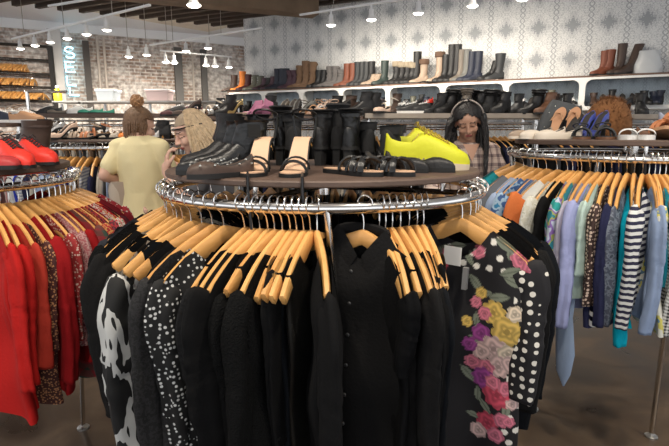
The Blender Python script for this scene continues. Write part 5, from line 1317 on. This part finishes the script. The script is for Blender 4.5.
# cloth over her arm
m = MB()
cp = [(-.235, .12, 1.14), (-.17, .16, 1.145), (-.10, .18, 1.13)]
rs = []
for k in range(14):
    z = 1.15-.42*k/13; rs.append([(-.17+(.075+.015*math.sin(k*.7))*math.cos(a)*(1+.12*math.sin(5*a)), .15+.05*math.sin(a)*(1+.2*math.sin(3*a+k*.4)), z) for a in [2*math.pi*j/30 for j in range(30)]])
cl_o = m.rings(rs).build('draped_garment', P_blot('cream_taupe', [(.42, .34, .27), (.55, .47, .38), (.10, .07, .06)], 5, 1, stretch=(2, 2, .3)))
cl_o.matrix_world = Matrix.Translation(base+Vector((.045, -.20, -.0))) @ Matrix.Rotation(R_(-4), 4, 'Z'); tag(cl_o, 'cream and brown garment draped over the arm of the woman in yellow', 'garment')

# blonde woman, profile to the left, looking down
Yb = 2.85; base = Vector((xa(218, Yb), Yb, 0))
H = Matrix.Translation((.0, .13, 1.50)) @ Matrix.Rotation(R_(18), 4, 'Z') @ Matrix.Rotation(R_(-20), 4, 'X')
arms = [(Vv((-.20, .16, 1.13)), Vv((-.07, .27, 1.29)), Vv((.10, -.08, 1)), Vv((.2, -1, -.2)), .55), (Vv((.21, .10, 1.08)), Vv((.10, .30, 1.02)), Vv((-.3, 1, .1)), Vv((0, 0, 1)), .5)]
t2 = person('blonde woman in profile looking down, hand at her mouth, dark headband', base, R_(100), H, arms, skin2, lean=.12, pants=M('black_trousers', (.015,)*3, .8))
shirt(t2, M('grey_jersey', (.10, .10, .11), .9), arms, .12, 'short', name='top')
blond = M('blonde_hair', (.50, .37, .23), .42, var=.6, vscale=60, bump=.6, bscale=120); blondroot = M('grey_blonde_roots', (.33, .25, .17), .5, var=.4, vscale=50)
m = MB(); hair_cap(m, H, 1.07, .05, .055, -.04); m.build('hair', blondroot, t2)
m = MB(); rnd = random.Random(6); Hi = H
for k in range(340):
    az = rnd.uniform(math.pi*.85, math.pi*2.12); el0 = rnd.uniform(.05, .9)
    s0 = H @ Vv((.078*math.cos(az)*math.sin(el0), .098*math.sin(az)*math.sin(el0)-.014, .10*math.cos(el0)+.03))
    s1 = H @ Vv((.092*math.cos(az), .108*math.sin(az)-.012, .02+rnd.uniform(-.02, .02)))
    out = (s1-(H @ Vv((0, 0, 0)))); out.z = 0; out = out.normalized()*rnd.uniform(.01, .05)
    ln = rnd.uniform(.16, .27); bk = rnd.uniform(.03, .10); s2 = s1+Vv((out.x*.5, out.y*.4-bk*.45, -ln*.35)); s3 = s1+Vv((out.x*.6, out.y*.6-bk*.9, -ln*.75)); s4 = s1+Vv((out.x*.5+rnd.uniform(-.01, .01), out.y*.5-bk*1.1, -ln))
    m.tube([s0, s1, s2, s3, s4], [.004, .0062, .0062, .005, .0015], 5)
m.build('long_hair', blond, t2)
m = MB(); pts = []
for k in range(19):
    a = 2*math.pi*k/18; pts.append(H @ Vv((.088*math.sin(a), .104*math.cos(a)-.010, .040+.01*math.cos(a))))
tag(m.tube(pts, .0075, 8, ry=.6).build('headband', M('dark_band', (.012, .01, .01), .35)), 'dark headband on the blonde woman', 'headband').matrix_world = t2.matrix_basis

# woman with headphones
Yh = 3.22; base = Vector((xa(466, Yh), Yh, .03))
H = Matrix.Translation((.03, .085, 1.545)) @ Matrix.Rotation(R_(-14), 4, 'Z') @ Matrix.Rotation(R_(7), 4, 'Y') @ Matrix.Rotation(R_(-30), 4, 'X')
arms = [(Vv((-.27, .06, 1.12)), Vv((-.16, .27, 1.08)), Vv((.3, 1, .0)), Vv((0, 0, 1)), .6), (Vv((.24, .08, 1.10)), Vv((.14, .27, 1.10)), Vv((-.3, 1, .1)), Vv((0, 0, 1)), .6)]
t3 = person('dark-haired woman in a plaid shirt wearing headphones and looking down', base, R_(180), H, arms, skin3, pants=M('black_trousers', (.015,)*3, .8))
def plaid():
    m, nt, b = newmat('plaid_flannel'); L = nt.links; tc = nt.nodes.new('ShaderNodeTexCoord'); sx = nt.nodes.new('ShaderNodeSeparateXYZ'); L.new(tc.outputs['Object'], sx.inputs[0])
    def bd(o, p, d, off=0.): return math_n(nt, 'LESS_THAN', math_n(nt, 'FLOORED_MODULO', math_n(nt, 'ADD', math_n(nt, 'DIVIDE', o, p), off), 1.), d)
    xx = math_n(nt, 'ADD', sx.outputs['X'], math_n(nt, 'MULTIPLY', sx.outputs['Y'], .5))
    f = math_n(nt, 'ADD', math_n(nt, 'MULTIPLY', bd(xx, .055, .38), .45), math_n(nt, 'MULTIPLY', bd(sx.outputs['Z'], .055, .38), .45))
    f = math_n(nt, 'ADD', f, math_n(nt, 'MULTIPLY', math_n(nt, 'MAXIMUM', bd(xx, .055, .07, .2), bd(sx.outputs['Z'], .055, .07, .2)), .3))
    r = ramp(nt, [(0, (.55, .44, .38)), (.5, (.26, .19, .18)), (1, (.07, .05, .06))], False); L.new(f, r.inputs['Fac']); L.new(r.outputs['Color'], b.inputs['Base Color']); b.inputs['Roughness'].default_value = .9; return m
pl = plaid(); shirt(t3, pl, arms, 0, 'long', name='plaid_shirt', neckz=1.39)
m = MB()
for s in (-1, 1):
    rr = []
    for k in range(6):
        u = k/5; x = s*lerp(.075, .018, u); z = 1.425-.10*u; y = .035+.075*u
        rr.append([(x, y, z), (x+s*.045, y-.004, z-.028), (x+s*.043, y-.012, z-.03), (x, y-.01, z-.004)])
    m.rings(rr)
m.build('collar', pl, t3)
m = MB(); m.add([(-.052, .083, 1.405), (.052, .083, 1.405), (.0, .125, 1.30), (0, .10, 1.40)], [(0, 2, 3), (3, 2, 1)])
m.build('neckline', skin3, t3)
blackh = M('black_hair', (.010, .008, .008), .42, bump=.6, bscale=120)
m = MB(); hair_cap(m, H, 1.11, .030, .082, -.06, .85)
rnd = random.Random(12)
for k in range(230):
    side = -1 if rnd.random() < .45 else 1            # local +x is screen left
    a = rnd.uniform(-.45, 1.2)
    az = a if side > 0 else math.pi-a; az = -az if rnd.random() < .6 else az*.35 if side > 0 else math.pi-(math.pi-az)*.35
    el0 = rnd.uniform(.05, .6)
    s0 = H @ Vv((.080*math.cos(az)*math.sin(el0), .098*math.sin(az)*math.sin(el0)-.014, .105*math.cos(el0)+.028))
    s1 = H @ Vv((.090*math.cos(az), .100*math.sin(az)*.8-.012, .01+rnd.uniform(-.02, .02)))
    ln = rnd.uniform(.22, .42) if side < 0 else rnd.uniform(.12, .22); wv = rnd.uniform(0, 6)
    pts = [s0, s1]
    for j in range(1, 8):
        u = j/7; pts.append(s1+Vv((side*(.012+.02*math.sin(u*2.5))+.008*math.sin(u*9+wv), .03*u*(1 if side < 0 else .4)+.006*math.cos(u*8+wv), -ln*u)))
    m.tube(pts, [.004, .006]+[.0065]*6+[.002], 5)
m.build('hair', blackh, t3)
hp = thing('headphones', 'black over-ear headphones with thin pale band on the dark-haired woman', 'headphones', base, R_(180))
m = MB(); m.tube([H @ Vv((.098*math.cos(a), -.012, .012+.118*math.sin(a))) for a in [math.pi*k/20 for k in range(21)]], .0045, 8, ry=1.6); m.build('headband', M('pale_band', (.42, .36, .32), .35), hp)
for s in (-1, 1):
    m = MB(); m.ell((0, 0, 0), (.018, .034, .040), 18, 12, M4=H @ Matrix.Translation((s*.100, -.010, -.005))); m.build('ear_cup', M('black_plastic', (.02,)*3, .3), hp)

# ================================================================== LIGHT
w = bpy.data.worlds.new('world'); S.world = w; w.use_nodes = True
bg_ = w.node_tree.nodes['Background']; bg_.inputs['Color'].default_value = (.93, .96, 1.0, 1); bg_.inputs['Strength'].default_value = 1.05
if not hanger_used[0]: pass
